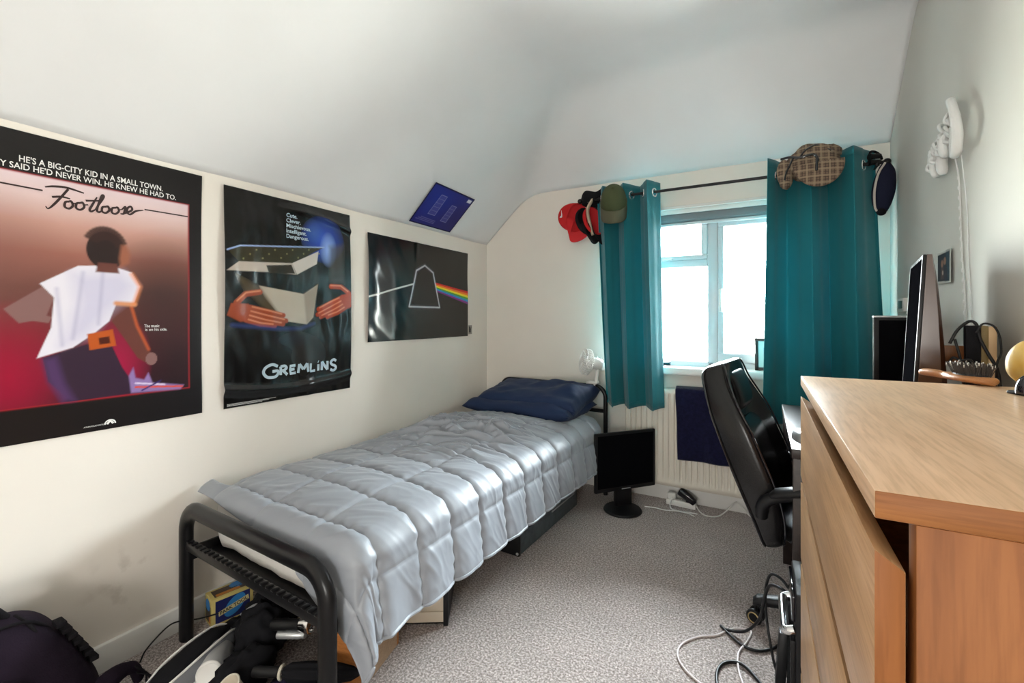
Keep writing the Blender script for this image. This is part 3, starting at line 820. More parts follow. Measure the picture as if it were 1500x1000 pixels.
# towel
g = G()
def tow(u, v):
    x = -0.468 + 0.315 * u + 0.022 * (1 - v) * (1 - u)
    L = 0.64; s = (1 - v) * L           # from the back bottom over the rail to the front hem
    back = 0.17; top = 0.052
    wav = 0.008 * math.sin(u * 9 + 1) * sstep(.2, .64, s) + 0.004 * noise.noise(Vector((u * 5, v * 6, 2)))
    if s < back: return (x, 2.952, RZb + .009 - (back - s))
    if s < back + .1: 
        a = (s - back) / .1; return (x, 2.952 - a * 0.092, RZb + .009 + .012 * math.sin(PI * a))
    return (x + 0.006 * noise.noise(Vector((v * 5, 1, 1))), 2.860 - 0.003 - wav, RZb + .009 - (s - back - .1) * 1.14)
g.grid(tow, 40, 70)
tag(g.build('towel', M_towel, None, 180, solid=0.006), 'navy terry towel hung over the radiator behind the office chair', 'towel')

# ------------------------------------------------------------------ curtain rod and curtains
RY, RZ = 2.80, 1.892
rod = thing('curtain_rod', 'thin black curtain rod above the window', 'curtain rod', (-0.2, RY, RZ))
g = G(); g.tube([(-1.03, RY, RZ), (0.515, RY, RZ)], 0.0085, 12); g.build('pole', M_black, rod)
for x in (-1.03, 0.515):
    g = G(); g.ball((x + (0.012 if x > 0 else -0.012), RY, RZ), 0.0165, 16, 10); g.build('finial', M_black, rod)
for x in (-0.985, 0.49):
    g = G(); g.tube([(x, YB - .002, RZ - .012), (x, RY, RZ - .012)], 0.006, 8); g.lathe([(0, 0), (.022, 0), (.022, .008), (0, .01)], 16, M=XF((x, YB - .0005, RZ - .012), (PI / 2, 0, 0))); g.tube([(x, RY, RZ - .015), (x, RY, RZ + .0)], .009, 8); g.build('bracket', M_black, rod)
def curtain(name, x0t, x1t, x0b, x1b, zt, zb, n, ph, amp, label, skew=0.0, seed=0):
    root = thing(name, label, 'curtain', ((x0t + x1t) / 2, RY, zb), 0, 'teal curtains')
    def pos(u, v):
        z = zb + (zt - zb) * v
        xa = x0b + (x0t - x0b) * (v ** 0.8); xb = x1b + (x1t - x1b) * (v ** 0.8)
        uu = u + 0.028 * math.sin(2 * PI * u * 1.3 + seed) * (1 - 0.6 * v)
        x = xa + (xb - xa) * uu
        d = 1 - v
        w_ = math.sin(2 * PI * n * u + ph)
        w_ = math.copysign(abs(w_) ** 0.8, w_)
        a = amp * (1 - 0.22 * d + 0.18 * noise.noise(Vector((u * n * 1.0, d * 1.5, seed))))
        y = RY + a * w_ + 0.010 * noise.noise(Vector((u * 5, d * 2.5, seed + 3))) * d - 0.012 * d
        x += 0.3 * amp * math.sin(4 * PI * n * u + 2 * ph) * 0.4
        return Vector((x, y, z + 0.006 * math.sin(2 * PI * n * u + ph + 1) * d))
    g = G(); g.grid(lambda u, v: pos(u, v), 150, 50)
    c = g.build('curtain_panel', M_teal, root, 180, solid=0.0025)
    # top and bottom hems
    for v0 in (0.025, 0.972):
        g = G(); g.tube([pos(i / 120, v0) + Vector((0, -0.0006, 0)) for i in range(121)], 0.0012, 5); g.build('hem_stitching', M_teal, root)
    # eyelets where the cloth crosses the pole
    vz = (RZ - zb) / (zt - zb)
    k = 0
    while True:
        u = (k * PI - ph) / (2 * PI * n); k += 1
        if u > 0.995: break
        if u < 0.005: continue
        p = pos(u, vz); q = pos(u + .004, vz) - pos(u - .004, vz)
        nrm = Vector((q.y, -q.x, 0)).normalized(); tx = q.normalized()
        F_ = frame((p.x, p.y, RZ - .004), tx, Vector((0, 0, 1)), nrm)
        g = G(); g.tube([(0.023 * math.cos(t), 0.023 * math.sin(t), 0) for t in [2 * PI * i / 28 for i in range(28)]], 0.0048, 8, closed=True, M=F_); g.build('eyelet', M_chrome, root)
curtain('curtain', -0.955, -0.555, -0.885, -0.527, 1.955, 0.588, 3.0, 0.9, 0.066, 'teal eyelet curtain hanging at the bed side of the window, caps over its rod end', seed=1)
curtain('curtain', 0.035, 0.492, 0.018, 0.548, 1.972, 0.56, 2.5, 5.1, 0.074, 'wider teal eyelet curtain on the desk side of the window, tweed hat over it', seed=5)

# ------------------------------------------------------------------ hats on the rod
def cap(name, M, m, label, brim_m=None, crown=(0.088, 0.10, 0.105), logo=None, group=None, under=None):
    """baseball cap; local: +z crown top, -y brim direction, origin at the centre of the opening"""
    loc = M.translation
    root = thing(name, label, 'cap', loc, 0, group)
    g = G(M)
    def cr(u, v):
        a = 2 * PI * u; e = (PI / 2) * v
        seam = 1 - 0.012 * (abs(math.sin(3 * a)) < 0.10)
        r = math.cos(e) ** 0.72
        return (crown[0] * r * math.cos(a) * seam, crown[1] * r * math.sin(a) * seam, crown[2] * math.sin(e) ** 0.9)
    g.grid(cr, 60, 16, wrapu=True)
    cw = g.build('crown', m, root, 180, solid=0.002)
    g = G(M); g.ball((0, 0, crown[2] + .002), (.008, .008, .005), 12, 8); g.build('top_button', m, cw)
    g = G(M); g.tube([(crown[0] * 1.005 * math.cos(t), crown[1] * 1.005 * math.sin(t), 0.006) for t in [2 * PI * i / 40 for i in range(40)]], 0.004, 6, closed=True); g.build('sweatband', m, cw)
    g = G(M)
    def br(u, v):
        a = PI + PI * (0.06 + 0.88 * u)
        ext = 0.072 * math.sin(PI * u) ** 0.55
        x = crown[0] * math.cos(a) * (1 + 0.02 * v); y = crown[1] * math.sin(a) - ext * v
        z = 0.004 - 0.020 * v - 0.35 * (x * x) / crown[0] * (0.5 + v)
        return (x, y, z + .014 * (1 - v))
    g.grid(br, 30, 10); g.build('brim', brim_m or m, root, 180, solid=0.004)
    if logo: 
        g = G(M); logo(g); g.build('badge', mat('white_print', (0.8, 0.8, 0.8), .6), cw)
    return root
M_red = mat('red_cotton', (0.50, 0.006, 0.008), 0.85, bump=.1, bscale=400)
M_blackc = mat('black_cotton', (0.010, 0.010, 0.012), 0.9, bump=.15, bscale=400)
M_green = mat('olive_cotton', (0.060, 0.075, 0.030), 0.9, bump=.15, bscale=400)
M_olive2 = mat('olive_brim', (0.095, 0.092, 0.055), 0.9, bump=.15, bscale=400)
M_navyc = mat('navy_wool', (0.014, 0.016, 0.034), 0.95, bump=.2, bscale=300)
M_tweed = check_mat()
M_cream = mat('cream_cotton', (0.55, 0.45, 0.33), 0.9)
# olive cap: crown up, face and brim towards the room, brim drooping
cap('cap', XF((-0.80, 2.735, 1.838), (math.radians(54), 0, math.radians(12)), (0.88, 0.95, 1.08)), M_green, 'olive green cap hanging brim down over the bed-side curtain', M_olive2)
def swoosh(g): g.tube(smooth_path([(-.089, -.03, .045), (-.088, -.015, .036), (-.084, .02, .055)], 5), [.002, .004, .006, .006, .006, .005, .005, .004, .003, .002, .001], 6)
# caps hung sideways off the rod end, brims down
cap('cap', frame((-1.085, 2.86, 1.80), (0.55, 0.80, -0.2), (0.30, 0.05, 0.95), (-0.80, -0.58, 0.15)) @ XF(sc=(.9, .95, .92)), M_red, 'bright red cap hanging from the rod end nearest the bed', logo=swoosh)
cap('cap', frame((-1.005, 2.835, 1.765), (0.50, 0.84, 0.1), (-0.28, 0.05, 0.95), (-0.87, -0.5, -0.2)) @ XF(sc=(.78, .95, .42)), M_blackc, 'black cap with cream lining squeezed in next to the red cap', brim_m=M_blackc)
cap('cap', frame((-0.955, 2.84, 1.765), (0.50, 0.84, 0.1), (-0.30, 0.05, 0.95), (-0.87, -0.5, -0.2)) @ XF(sc=(.80, 1.0, .40)), M_red, 'dark red lined cap pressed between the black caps and the curtain', brim_m=M_blackc)
g = G(XF((-0.985, 2.80, 1.80), (0, math.radians(14), 0.4)));
g.tube(smooth_path([(0.0, 0, 0.10), (-0.012, 0, 0.03), (0.015, 0, -0.04), (0.06, 0, -0.12)], 6), 0.011, 8, up=(0, 1, 0), flat=2.2)
one('cap_lining', g, M_cream, 'cream lining band folded out of the black cap', 'cap lining', (-0.985, 2.80, 1.80))
# black knitted beanie slung over the pole
g = G()
def bean(u, v):
    a = 2 * PI * u
    t = v
    x = -1.045 + 0.185 * t; zc = 1.898 + 0.035 * t + 0.006 * math.sin(t * 9)
    e = max(0.02, 1 - (2 * t - 1) ** 6) ** 0.5
    hh = (0.042 + 0.010 * math.sin(t * 7)) * e; ww = 0.062 * e
    k = 1 + 0.10 * noise.noise(Vector((math.cos(a) * 1.5, math.sin(a) * 1.5, t * 4)))
    return (x, 2.85 + ww * math.copysign(abs(math.cos(a)) ** .7, math.cos(a)) * k, zc + hh * math.copysign(abs(math.sin(a)) ** .6, math.sin(a)) * k)
g.grid(bean, 32, 26, wrapu=True)
one('beanie', g, M_blackc, 'black folded beanie slung over the rod between red and olive caps', 'hat', (-0.95, 2.85, 1.9), None, 180)
# tweed deerstalker
tw = thing('tweed_hat', 'brown checked tweed hat hung over the desk-side curtain', 'hat', (0.235, 2.79, 1.87))
HM = XF((0.222, 2.735, 1.893), (math.radians(8), math.radians(-6), math.radians(10)))
g = G(HM)
g.ball((0, 0.01, 0.025), (0.118, 0.082, 0.092), 36, 18, n=0.10, ns=2.2, seed=3); g.build('crown', M_tweed, tw, 180)
g = G(HM)
def br2(u, v):
    a = PI + PI * u; r = v
    return (0.108 * r * math.cos(a), -0.082 - 0.016 * (1 - r * r) - .02 * r * math.sin(PI * u), 0.012 + 0.118 * r * math.sin(a))
g.grid(br2, 36, 10); g.build('brim', M_tweed, tw, 180, solid=0.005)
g = G(HM); g.ball((-0.128, -0.01, -0.012), (0.036, 0.03, 0.074), 20, 12, n=.15, seed=5); g.build('ear_flap', M_tweed, tw, 180)
g = G(HM); g.ball((0.070, 0.02, 0.060), (0.062, 0.05, 0.040), 24, 14, n=.2, seed=8); g.build('ear_flap', M_tweed, tw, 180)
# black goggles on a strap
gg = thing('strapped_glasses', 'black glasses with a dangling strap over the tweed hat', 'glasses', (0.165, 2.625, 1.927))
g = G()
g.tube(smooth_path([(0.080, 2.660, 1.935), (0.117, 2.637, 1.932), (0.151, 2.625, 1.921), (0.185, 2.620, 1.923), (0.216, 2.625, 1.926), (0.229, 2.625, 1.908), (0.227, 2.620, 1.869), (0.227, 2.620, 1.845)], 7), 0.0062, 8, up=(0, 1, 0), flat=.7); g.build('frame', M_gloss, gg)
g = G(); g.tube(smooth_path([(0.160, 2.625, 1.923), (0.180, 2.635, 1.952), (0.209, 2.660, 1.976), (0.230, 2.685, 1.988), (0.258, 2.690, 1.973), (0.292, 2.685, 1.952)], 7), 0.0045, 8); g.build('temple', M_gloss, gg)
g = G(); g.tube(smooth_path([(0.131, 2.625, 1.923), (0.119, 2.625, 1.893), (0.102, 2.627, 1.855), (0.095, 2.635, 1.821)], 6), 0.0042, 8); g.build('strap', M_gloss, gg)
# navy flat cap off the rod end
nv = thing('flat_cap', 'navy wool flat cap hanging from the rod end by the wall corner', 'cap', (0.54, 2.80, 1.77))
g = G(frame((0.515, 2.80, 1.765), (0.88, 0.45, 0), (-0.45, 0.88, 0), (0, 0, 1)) @ XF(rot=(0, math.radians(8), 0)))
g.ball((0, 0, 0), (0.050, 0.036, 0.128), 32, 22, n=.07, ns=1.6, seed=2); g.build('crown', M_navyc, nv, 180)
g = G(frame((0.515, 2.80, 1.765), (0.88, 0.45, 0), (-0.45, 0.88, 0), (0, 0, 1)) @ XF(rot=(0, math.radians(8), 0)))
g.tube(smooth_path([(-0.02, -.012, 0.118), (-0.046, -.014, 0.06), (-0.053, -.014, -0.02), (-0.04, -.012, -0.095), (-0.026, -.01, -0.118)], 6), 0.005, 8); g.build('pale_rim', mat('pale_tape', (.55, .5, .45), .8), nv)
g = G(frame((0.515, 2.80, 1.765), (0.88, 0.45, 0), (-0.45, 0.88, 0), (0, 0, 1))); g.ball((-0.022, -.012, -.118), (.022, .016, .018), 14, 10); g.build('peak', M_blackc, nv, 180)
# small binoculars on the rod
bn = thing('binoculars', 'small black binoculars hooked over the rod beside the navy flat cap', 'binoculars', (0.475, 2.80, 1.925))
for z in (1.924, 1.896):
    g = G(); g.tube([(0.458, 2.79, z), (0.502, 2.81, z + .002)], [.014, .012], 14); g.tube([(0.456, 2.789, z), (0.462, 2.7915, z)], .017, 14); g.build('barrel', M_bplastic, bn)
g = G(); g.tube(smooth_path([(0.46, 2.80, 1.935), (0.468, 2.82, 1.956), (0.49, 2.84, 1.957), (0.508, 2.84, 1.937), (0.512, 2.83, 1.915)], 6), .006, 8, up=(0, 0, 1)); g.build('strap', M_blackc, bn)

# ------------------------------------------------------------------ monitor standing on the floor
fm = thing('monitor', 'square black monitor standing on the carpet below the radiator', 'monitor', (-0.735, 2.655, 0))
ang = math.radians(49); dx = Vector((math.cos(ang), math.sin(ang), 0)); nx_ = Vector((math.sin(ang), -math.cos(ang), 0))
cx = Vector((-0.712, 2.678, 0))
def mon(root, c, dx, nrm, wd, z0, z1, tilt=0.0, depth=.05, mback=M_bplastic, bez=.016, mfront=None):
    up = (Vector((0, 0, 1)) - nrm * math.tan(tilt)).normalized(); n2 = dx.cross(up) * -1
    n2 = n2 if n2.dot(nrm) > 0 else -n2
    F_ = frame((c.x, c.y, (z0 + z1) / 2), dx, up, n2); h = (z1 - z0)
    g = G(F_); g.box((-wd / 2, -h / 2, -.014), (wd / 2, h / 2, .006), .005); b = g.build('bezel', mfront or M_bplastic, root)
    g = G(F_); g.box((-wd / 2 + bez, -h / 2 + bez * 1.5, .004), (wd / 2 - bez, h / 2 - bez, .0068), 0); g.build('screen', M_screen, root)
    g = G(F_); g.loft([[Vector((x * wd / 2 * s, y * h / 2 * s, z)) for x, y in ((-1, -1), (1, -1), (1, 1), (-1, 1))] for s, z in ((.99, -.012), (.93, -.03), (.7, -depth), (.5, -depth - .006))]); g.build('back_shell', mback, root)
    return F_
F_ = mon(fm, cx, dx, nx_, 0.415, 0.118, 0.462)
g = G(F_); g.box((-.03, -.1655, .0055), (.03, -.160, .0075), .001); g.build('maker_plate', M_silver, fm)
bc = Vector((-0.722, 2.652, 0))
g = G(); g.lathe([(0, 0), (.108, 0), (.112, .006), (.106, .014), (.04, .02), (0, .021)], 40, M=XF((bc.x, bc.y, 0))); g.build('base', M_bplastic, fm)
st = cx - nx_ * .03
g = G(); g.box((-.055, -.016, .012), (.055, .016, .2), .006, M=frame((st.x, st.y, 0), dx, nx_, (0, 0, 1))); g.build('stand_neck', M_bplastic, fm)

# ------------------------------------------------------------------ monitors on the desk
dm = thing('monitor', 'dark monitor with brownish side seen edge on, standing above the chest top', 'monitor', (0.42, 1.79, 0.73))
P1 = Vector((0.375, 1.63, 0)); P2 = Vector((0.425, 1.965, 0)); d_ = (P2 - P1).normalized(); nl = Vector((-d_.y, d_.x, 0))
cm = (P1 + P2) / 2 + Vector((0, 0, 0))
M_mback = mat('brown_black_gloss', (0.055, 0.022, 0.011), 0.3, coat=.3)
F_ = frame((cm.x, cm.y, 1.10), d_, (0, 0, 1), nl) @ XF(rot=(math.radians(-3.0), 0, 0))
wd = 0.36
g = G(F_); g.box((-wd / 2, -.21, -.005), (wd / 2, .21, .004), .002); g.build('bezel', M_bplastic, dm)
g = G(F_); g.box((-wd / 2 + .012, -.19, .003), (wd / 2 - .012, .198, .0048), 0); g.build('screen', M_screen, dm)
g = G(F_); g.box((wd / 2 - .001, -.208, .001), (wd / 2 + .001, .208, .0045), .0005); g.build('silver_edge', M_silver, dm)
g = G(F_)
rings = []
for t in range(9):
    y = -.21 + .42 * t / 8; dd = 0.012 + 0.055 * (1 - t / 8) ** 0.8
    rings.append([Vector((-wd / 2, y, -.005)), Vector((wd / 2, y, -.005)), Vector((wd / 2, y, -.005 - dd * .55)), Vector((wd / 2 - .03, y, -.005 - dd)), Vector((-wd / 2 + .01, y, -.005 - dd)), Vector((-wd / 2, y, -.005 - dd * .8))])
g.loft(rings); g.build('back_shell', M_mback, dm)
g = G(); g.box((cm.x + .02, cm.y - .04, .735), (cm.x + .05, cm.y + .04, .93), .006); g.lathe([(0, .73), (.062, .73), (.062, .74), (.03, .75), (0, .75)], 30, M=XF((cm.x + .035, cm.y + .01, 0))); g.build('stand', M_bplastic, dm)
m2 = thing('monitor', 'second dark monitor with grey top edge, further back on the desk by the curtain', 'monitor', (0.46, 2.2, 0.73))
F2 = mon(m2, Vector((0.467, 2.215, 0)), Vector((1, .12, 0)).normalized(), Vector((.12, -1, 0)).normalized(), 0.19, 0.80, 1.143, depth=.03)
g = G(F2); g.box((-.096, .166, -.014), (.096, .1735, .008), .002); g.build('top_edge', M_silver, m2)
g = G(); g.box((.42, 2.23, .735), (.50, 2.25, .86), .004); g.box((.38, 2.18, .73), (.54, 2.29, .742), .004); g.build('stand', M_bplastic, m2)
wc = thing('webcam', 'small round grey webcam perched on the second monitor', 'webcam', (0.492, 2.2, 1.146))
g = G(); g.ball((0.49, 2.203, 1.166), .016, 16, 12); g.build('lens_ball', M_silver, wc)
g = G(); g.box((0.474, 2.196, 1.1445), (0.506, 2.222, 1.153), .002); g.build('clip', M_bplastic, wc)
g = G(); g.lathe([(0, 0), (.007, 0), (.007, .003), (0, .003)], 14, M=XF((0.4885, 2.1885, 1.167), (PI / 2, 0, 0))); g.build('lens', M_gloss, wc)
ms = thing('desk_mouse', 'pale grey computer mouse lying on the dark desk', 'mouse', (0.115, 1.80, 0.73))
g = G(XF((0.118, 1.80, 0.73), (0, 0, .15)))
def mouse(u, v):
    a = 2 * PI * u; e = PI / 2 * v; return (0.032 * math.cos(a) * math.cos(e) ** .5, 0.055 * math.sin(a) * math.cos(e) ** .5, 0.032 * math.sin(e) ** .8)
g.grid(mouse, 28, 10, wrapu=True); g.build('shell', M_silver, ms, 180)
g = G(XF((0.118, 1.80, 0.73), (0, 0, .15))); g.tube([(0, .018, .0295), (0, .034, .024)], .004, 8); g.build('scroll_wheel', M_bplastic, ms)
# ------------------------------------------------------------------ posters
def lin(c):
    c = np.array(c, float)
    return np.where(c <= 0.04045, c / 12.92, ((c + 0.055) / 1.055) ** 2.4)
class Sheet:
    """a printed sheet: a fine grid coloured per vertex with its print"""
    def __init__(s, W, H, nu, nv, base):
        s.W, s.H, s.nu, s.nv = W, H, nu, nv
        u = np.linspace(0, 1, nu + 1); v = np.linspace(0, 1, nv + 1)
        s.U, s.V = np.meshgrid(u, v); s.C = np.zeros(s.U.shape + (3,)); s.C[:] = lin(base)
    def _mix(s, a, col): 
        s.C = s.C * (1 - a[..., None]) + (lin(col) if not isinstance(col, np.ndarray) or col.ndim < 3 else col) * a[..., None]
    def _seg(s, p, q):
        px, py = p[0] * s.W, p[1] * s.H; qx, qy = q[0] * s.W, q[1] * s.H
        X, Y = s.U * s.W, s.V * s.H; dx, dy = qx - px, qy - py
        t = np.clip(((X - px) * dx + (Y - py) * dy) / (dx * dx + dy * dy + 1e-12), 0, 1)
        return np.hypot(X - px - t * dx, Y - py - t * dy)
    def poly(s, pts, col, soft=0.003, op=1.0):
        n = len(pts); d = np.full(s.U.shape, 9.0); ins = np.zeros(s.U.shape, bool)
        for i in range(n):
            p, q = pts[i], pts[(i + 1) % n]; d = np.minimum(d, s._seg(p, q))
            c = ((p[1] > s.V) != (q[1] > s.V)) & (s.U < (q[0] - p[0]) * (s.V - p[1]) / (q[1] - p[1] + 1e-12) + p[0]); ins ^= c
        sd = np.where(ins, d, -d); s._mix(np.clip(sd / soft + .5, 0, 1) * op, col); return s
    def line(s, pts, w, col, soft=0.0025, op=1.0, closed=False):
        d = np.full(s.U.shape, 9.0); P = list(pts) + ([pts[0]] if closed else [])
        for p, q in zip(P[:-1], P[1:]): d = np.minimum(d, s._seg(p, q))
        s._mix(np.clip((w / 2 - d) / soft + .5, 0, 1) * op, col); return s
    def blob(s, c, rx, ry, col, op=1.0, pw=1.0):
        r = np.hypot((s.U - c[0]) / rx, (s.V - c[1]) / ry); s._mix(np.clip(1 - r, 0, 1) ** pw * op, col); return s
    def ell(s, c, rx, ry, col, soft=.06, op=1.0):
        r = np.hypot((s.U - c[0]) / rx, (s.V - c[1]) / ry); s._mix(np.clip((1 - r) / soft + .5, 0, 1) * op, col); return s
    def ramp(s, stops, x0, x1, y0, y1):
        t = s.V; v = [k[0] for k in stops]; c = np.array([lin(k[1]) for k in stops])
        col = np.stack([np.interp(t, v, c[:, i]) for i in range(3)], -1)
        s._mix(((s.U >= x0) & (s.U <= x1) & (s.V >= y0) & (s.V <= y1)).astype(float), col); return s
    def mesh(s, name, pos, m, parent, thick=0.0008):
        """pos(u, v) -> world point of the front face"""
        vs = []
        for j in range(s.nv + 1):
            for i in range(s.nu + 1): vs.append(pos(i / s.nu, j / s.nv))
        W = s.nu + 1
        fs = [(j * W + i, j * W + i + 1, (j + 1) * W + i + 1, (j + 1) * W + i) for j in range(s.nv) for i in range(s.nu)]
        inv = world_of(parent).inverted()
        me = bpy.data.meshes.new(name); me.from_pydata([inv @ Vector(v) for v in vs], [], fs)
        a = me.color_attributes.new('ink', 'FLOAT_COLOR', 'POINT')
        c = np.ones((len(vs), 4)); c[:, :3] = np.clip(s.C.reshape(-1, 3), 0, 1); a.data.foreach_set('color', c.ravel())
        me.materials.append(m); me.polygons.foreach_set('use_smooth', [True] * len(me.polygons))
        o = bpy.data.objects.new(name, me); COL.objects.link(o); o.parent = parent
        md = o.modifiers.new('thickness', 'SOLIDIFY'); md.thickness = thick; md.offset = -1
        return o
class WallPoster:
    """sheet on the left wall: u runs away from the camera, v up"""
    def __init__(s, y0, y1, z0, z1, disp): s.y0, s.y1, s.z0, s.z1, s.disp = y0, y1, z0, z1, disp
    def pos(s, u, v, off=0.0): return Vector((XL + 0.002 + s.disp(u, v) + off, s.y0 + u * (s.y1 - s.y0), s.z0 + v * (s.z1 - s.z0)))
    def put(s, g, vs, fs, u0, v0, off=0.0012, slope=0.0, mi=0):
        """lettering (metres) placed with its origin at (u0, v0)"""
        W, H = s.y1 - s.y0, s.z1 - s.z0
        g._add([s.pos(u0 + p.x / W, v0 + (p.y + slope * p.x) / H, off) for p in vs], fs, mi)
    def stroke(s, g, pts, w, off=0.0012, n=6, mi=0):
        """brush stroke: a flat ribbon along pts (u, v[, width factor])"""
        W, H = s.y1 - s.y0, s.z1 - s.z0
        P = smooth_path([(p[0] * W, p[1] * H, p[2] if len(p) > 2 else 1.0) for p in pts], n) if n > 1 else [Vector((p[0] * W, p[1] * H, p[2] if len(p) > 2 else 1.0)) for p in pts]
        vs = []; m = len(P)
        for i, p in enumerate(P):
            a, b = P[max(i - 1, 0)], P[min(i + 1, m - 1)]; d = Vector((b.x - a.x, b.y - a.y)); 
            d = d.normalized() if d.length > 0 else Vector((1, 0)); nn = Vector((-d.y, d.x)) * (w * p.z / 2)
            for sg in (1, -1): vs.append(s.pos((p.x + sg * nn.x) / W, (p.y + sg * nn.y) / H, off))
        g._add(vs, [(2 * i, 2 * i + 1, 2 * i + 3, 2 * i + 2) for i in range(m - 1)], mi)
M_print = painted('glossy_poster_print', 0.30, 0.4)
M_print2 = painted('shiny_poster_print', 0.17, 0.6)
M_print3 = painted('matt_print', 0.6, 0.3)
M_ink_w = mat('white_ink', (0.80, 0.79, 0.77), 0.45)
M_ink_k = mat('dark_ink', (0.030, 0.012, 0.012), 0.4)
M_ink_b = mat('pale_blue_ink', (0.46, 0.58, 0.66), 0.4)

# --- the film poster nearest the viewer
def dF(u, v): return 0.004 + 0.003 * math.sin(v * 5 + u * 2) + 0.004 * noise.noise(Vector((u * 2.2, v * 3.0, 1))) + 0.006 * max(0, 1 - u) ** 6
FP = WallPoster(0.322, 0.934, 0.777, 1.673, dF)
fpst = thing('film_poster', 'large dark red film poster with a white shirted dancer, nearest the viewer', 'poster', (XL, 0.628, 0.777))
sh = Sheet(.612, .896, 200, 290, (.085, .07, .075))
X0, X1, Y0, Y1 = .066, .928, .113, .868
sh.ramp([(0.11, (.16, .09, .13)), (0.20, (.30, .08, .15)), (0.33, (.40, .15, .17)), (0.50, (.42, .25, .22)), (0.62, (.60, .38, .33)), (.72, (.76, .58, .53)), (0.80, (.85, .74, .73)), (0.87, (.86, .78, .80))], X0, X1, Y0, Y1)
a_in = ((sh.U > X0) & (sh.U < X1) & (sh.V > Y0) & (sh.V < Y1)).astype(float)
keep = sh.C.copy()
sh.blob((.86, .22), .50, .55, (.13, .08, .09), 0.9, .8)
sh.blob((.78, .48), .25, .24, (.20, .13, .13), 0.55, .8)
sh.blob((.10, .60), .30, .25, (.46, .30, .28), 0.5)
sh.blob((.18, .22), .22, .24, (.62, .06, .20), 0.95, .7)
sh.blob((.58, .23), .16, .20, (.66, .08, .26), 0.9, .7)
sh.C = sh.C * a_in[..., None] + (lin((.085, .07, .075)) * np.ones(3)) * (1 - a_in[..., None])
for p, q in (((X0, Y0), (X1, Y0)), ((X1, Y0), (X1, Y1)), ((X0, Y1), (X1, Y1)), ((X0, Y0), (X0, Y1))): sh.line([p, q], .0035, (.62, .14, .17))
# plain dancer seen from behind, one arm out and one arm hanging
sk, skd = (.52, .38, .37), (.40, .22, .19)
sh.poly([(.29, .27), (.54, .33), (.60, .22), (.68, .118), (.395, .116), (.31, .19)], (.20, .13, .20)); sh.poly([(.29, .265), (.34, .27), (.37, .18), (.41, .118), (.36, .118), (.31, .19)], (.33, .22, .40), .02, .8)
sh.poly([(.29, .505), (.33, .47), (.30, .40), (.21, .385), (.16, .43)], sk); sh.poly([(.20, .40), (.31, .385), (.325, .405), (.22, .425)], sk)
sh.poly([(.565, .46), (.64, .455), (.665, .37), (.72, .28), (.75, .245), (.725, .222), (.67, .25), (.61, .325), (.555, .39)], skd); sh.line([(.64, .45), (.668, .37), (.722, .28)], .007, (.80, .38, .18), .008, .8)
sh.ell((.735, .243), .028, .024, sk)
sh.poly([(.28, .515), (.42, .582), (.55, .592), (.645, .572), (.683, .52), (.652, .45), (.575, .452), (.545, .39), (.48, .345), (.40, .30), (.27, .27), (.32, .37), (.33, .47)], (.88, .86, .90))
sh.poly([(.40, .55), (.60, .57), (.66, .52), (.60, .46), (.54, .42), (.46, .34), (.36, .31), (.42, .45)], (.72, .70, .82), .05, .55)
for a, b in (((.44, .56), (.40, .33)), ((.52, .57), (.50, .38)), ((.34, .50), (.36, .31))): sh.line([a, b], .006, (.60, .58, .72), .012, .5)
sh.line([(.575, .455), (.655, .452)], .014, (.82, .56, .40), .008)
sh.line([(.645, .565), (.682, .52), (.655, .455)], .010, (.88, .52, .30), .012, .8)
sh.poly([(.455, .345), (.56, .36), (.575, .30), (.465, .288)], (.72, .33, .12)); sh.poly([(.50, .33), (.545, .335), (.55, .31), (.505, .306)], (.30, .10, .06))
sh.ell((.535, .645), .082, .068, (.15, .085, .085)); sh.poly([(.50, .60), (.58, .60), (.59, .565), (.49, .565)], skd, .006)
for k in range(15):
    a = 0.25 + k * .16; sh.line([(.535 + .05 * math.cos(a), .655 + .035 * math.sin(a)), (.532 + .088 * math.cos(a + .12), .652 + .074 * math.sin(a + .12))], .012, (.20, .11, .10), .006, .9)
sh.poly([(.596, .588), (.632, .606), (.640, .640), (.622, .672), (.60, .67), (.59, .62)], (.60, .36, .27), .012)
sh.poly([(.63, .185), (.65, .215), (.66, .175), (.70, .165), (.72, .19), (.74, .15), (.90, .128), (.88, .112), (.64, .12)], (.55, .45, .66), .006)
sh.line([(.66, .14), (.89, .123)], .006, (.86, .30, .20)); sh.line([(.66, .155), (.80, .138)], .005, (.86, .80, .90)); sh.line([(.69, .125), (.78, .155)], .005, (.2, .15, .4))
sh.mesh('sheet', FP.pos, M_print, fpst)
g = G()
vs, fs = fit_text("HE'S A BIG-CITY KID IN A SMALL TOWN.", .355, .0185, bold=.012); FP.put(g, vs, fs, .212, .902); g.build('tagline_lettering', M_ink_w, fpst, 0); g = G()
vs, fs = fit_text("THEY SAID HE'D NEVER WIN. HE KNEW HE HAD TO.", .470, .0175, bold=.012); FP.put(g, vs, fs, .092, .8775); g.build('tagline_lettering', M_ink_w, fpst, 0); g = G()
vs, fs = fit_text("The music", .045, .010, bold=.01); FP.put(g, vs, fs, .70, .365); vs, fs = fit_text("is on his side.", .066, .009, bold=.01); FP.put(g, vs, fs, .705, .3515); g.build('small_lettering', M_ink_w, fpst, 0); g = G()
vs, fs = fit_text("A PARAMOUNT PICTURE", .055, .0045); FP.put(g, vs, fs, .44, .0165)
FP.stroke(g, [(.548 + .022 * math.cos(t), .018 + .014 * math.sin(t)) for t in [PI * k / 8 for k in range(9)]], .004, n=2); FP.stroke(g, [(.535, .018), (.548, .028), (.561, .018)], .006, n=2)
g.build('foot_lettering', M_ink_w, fpst, 0)
g = G()
ws = .0062
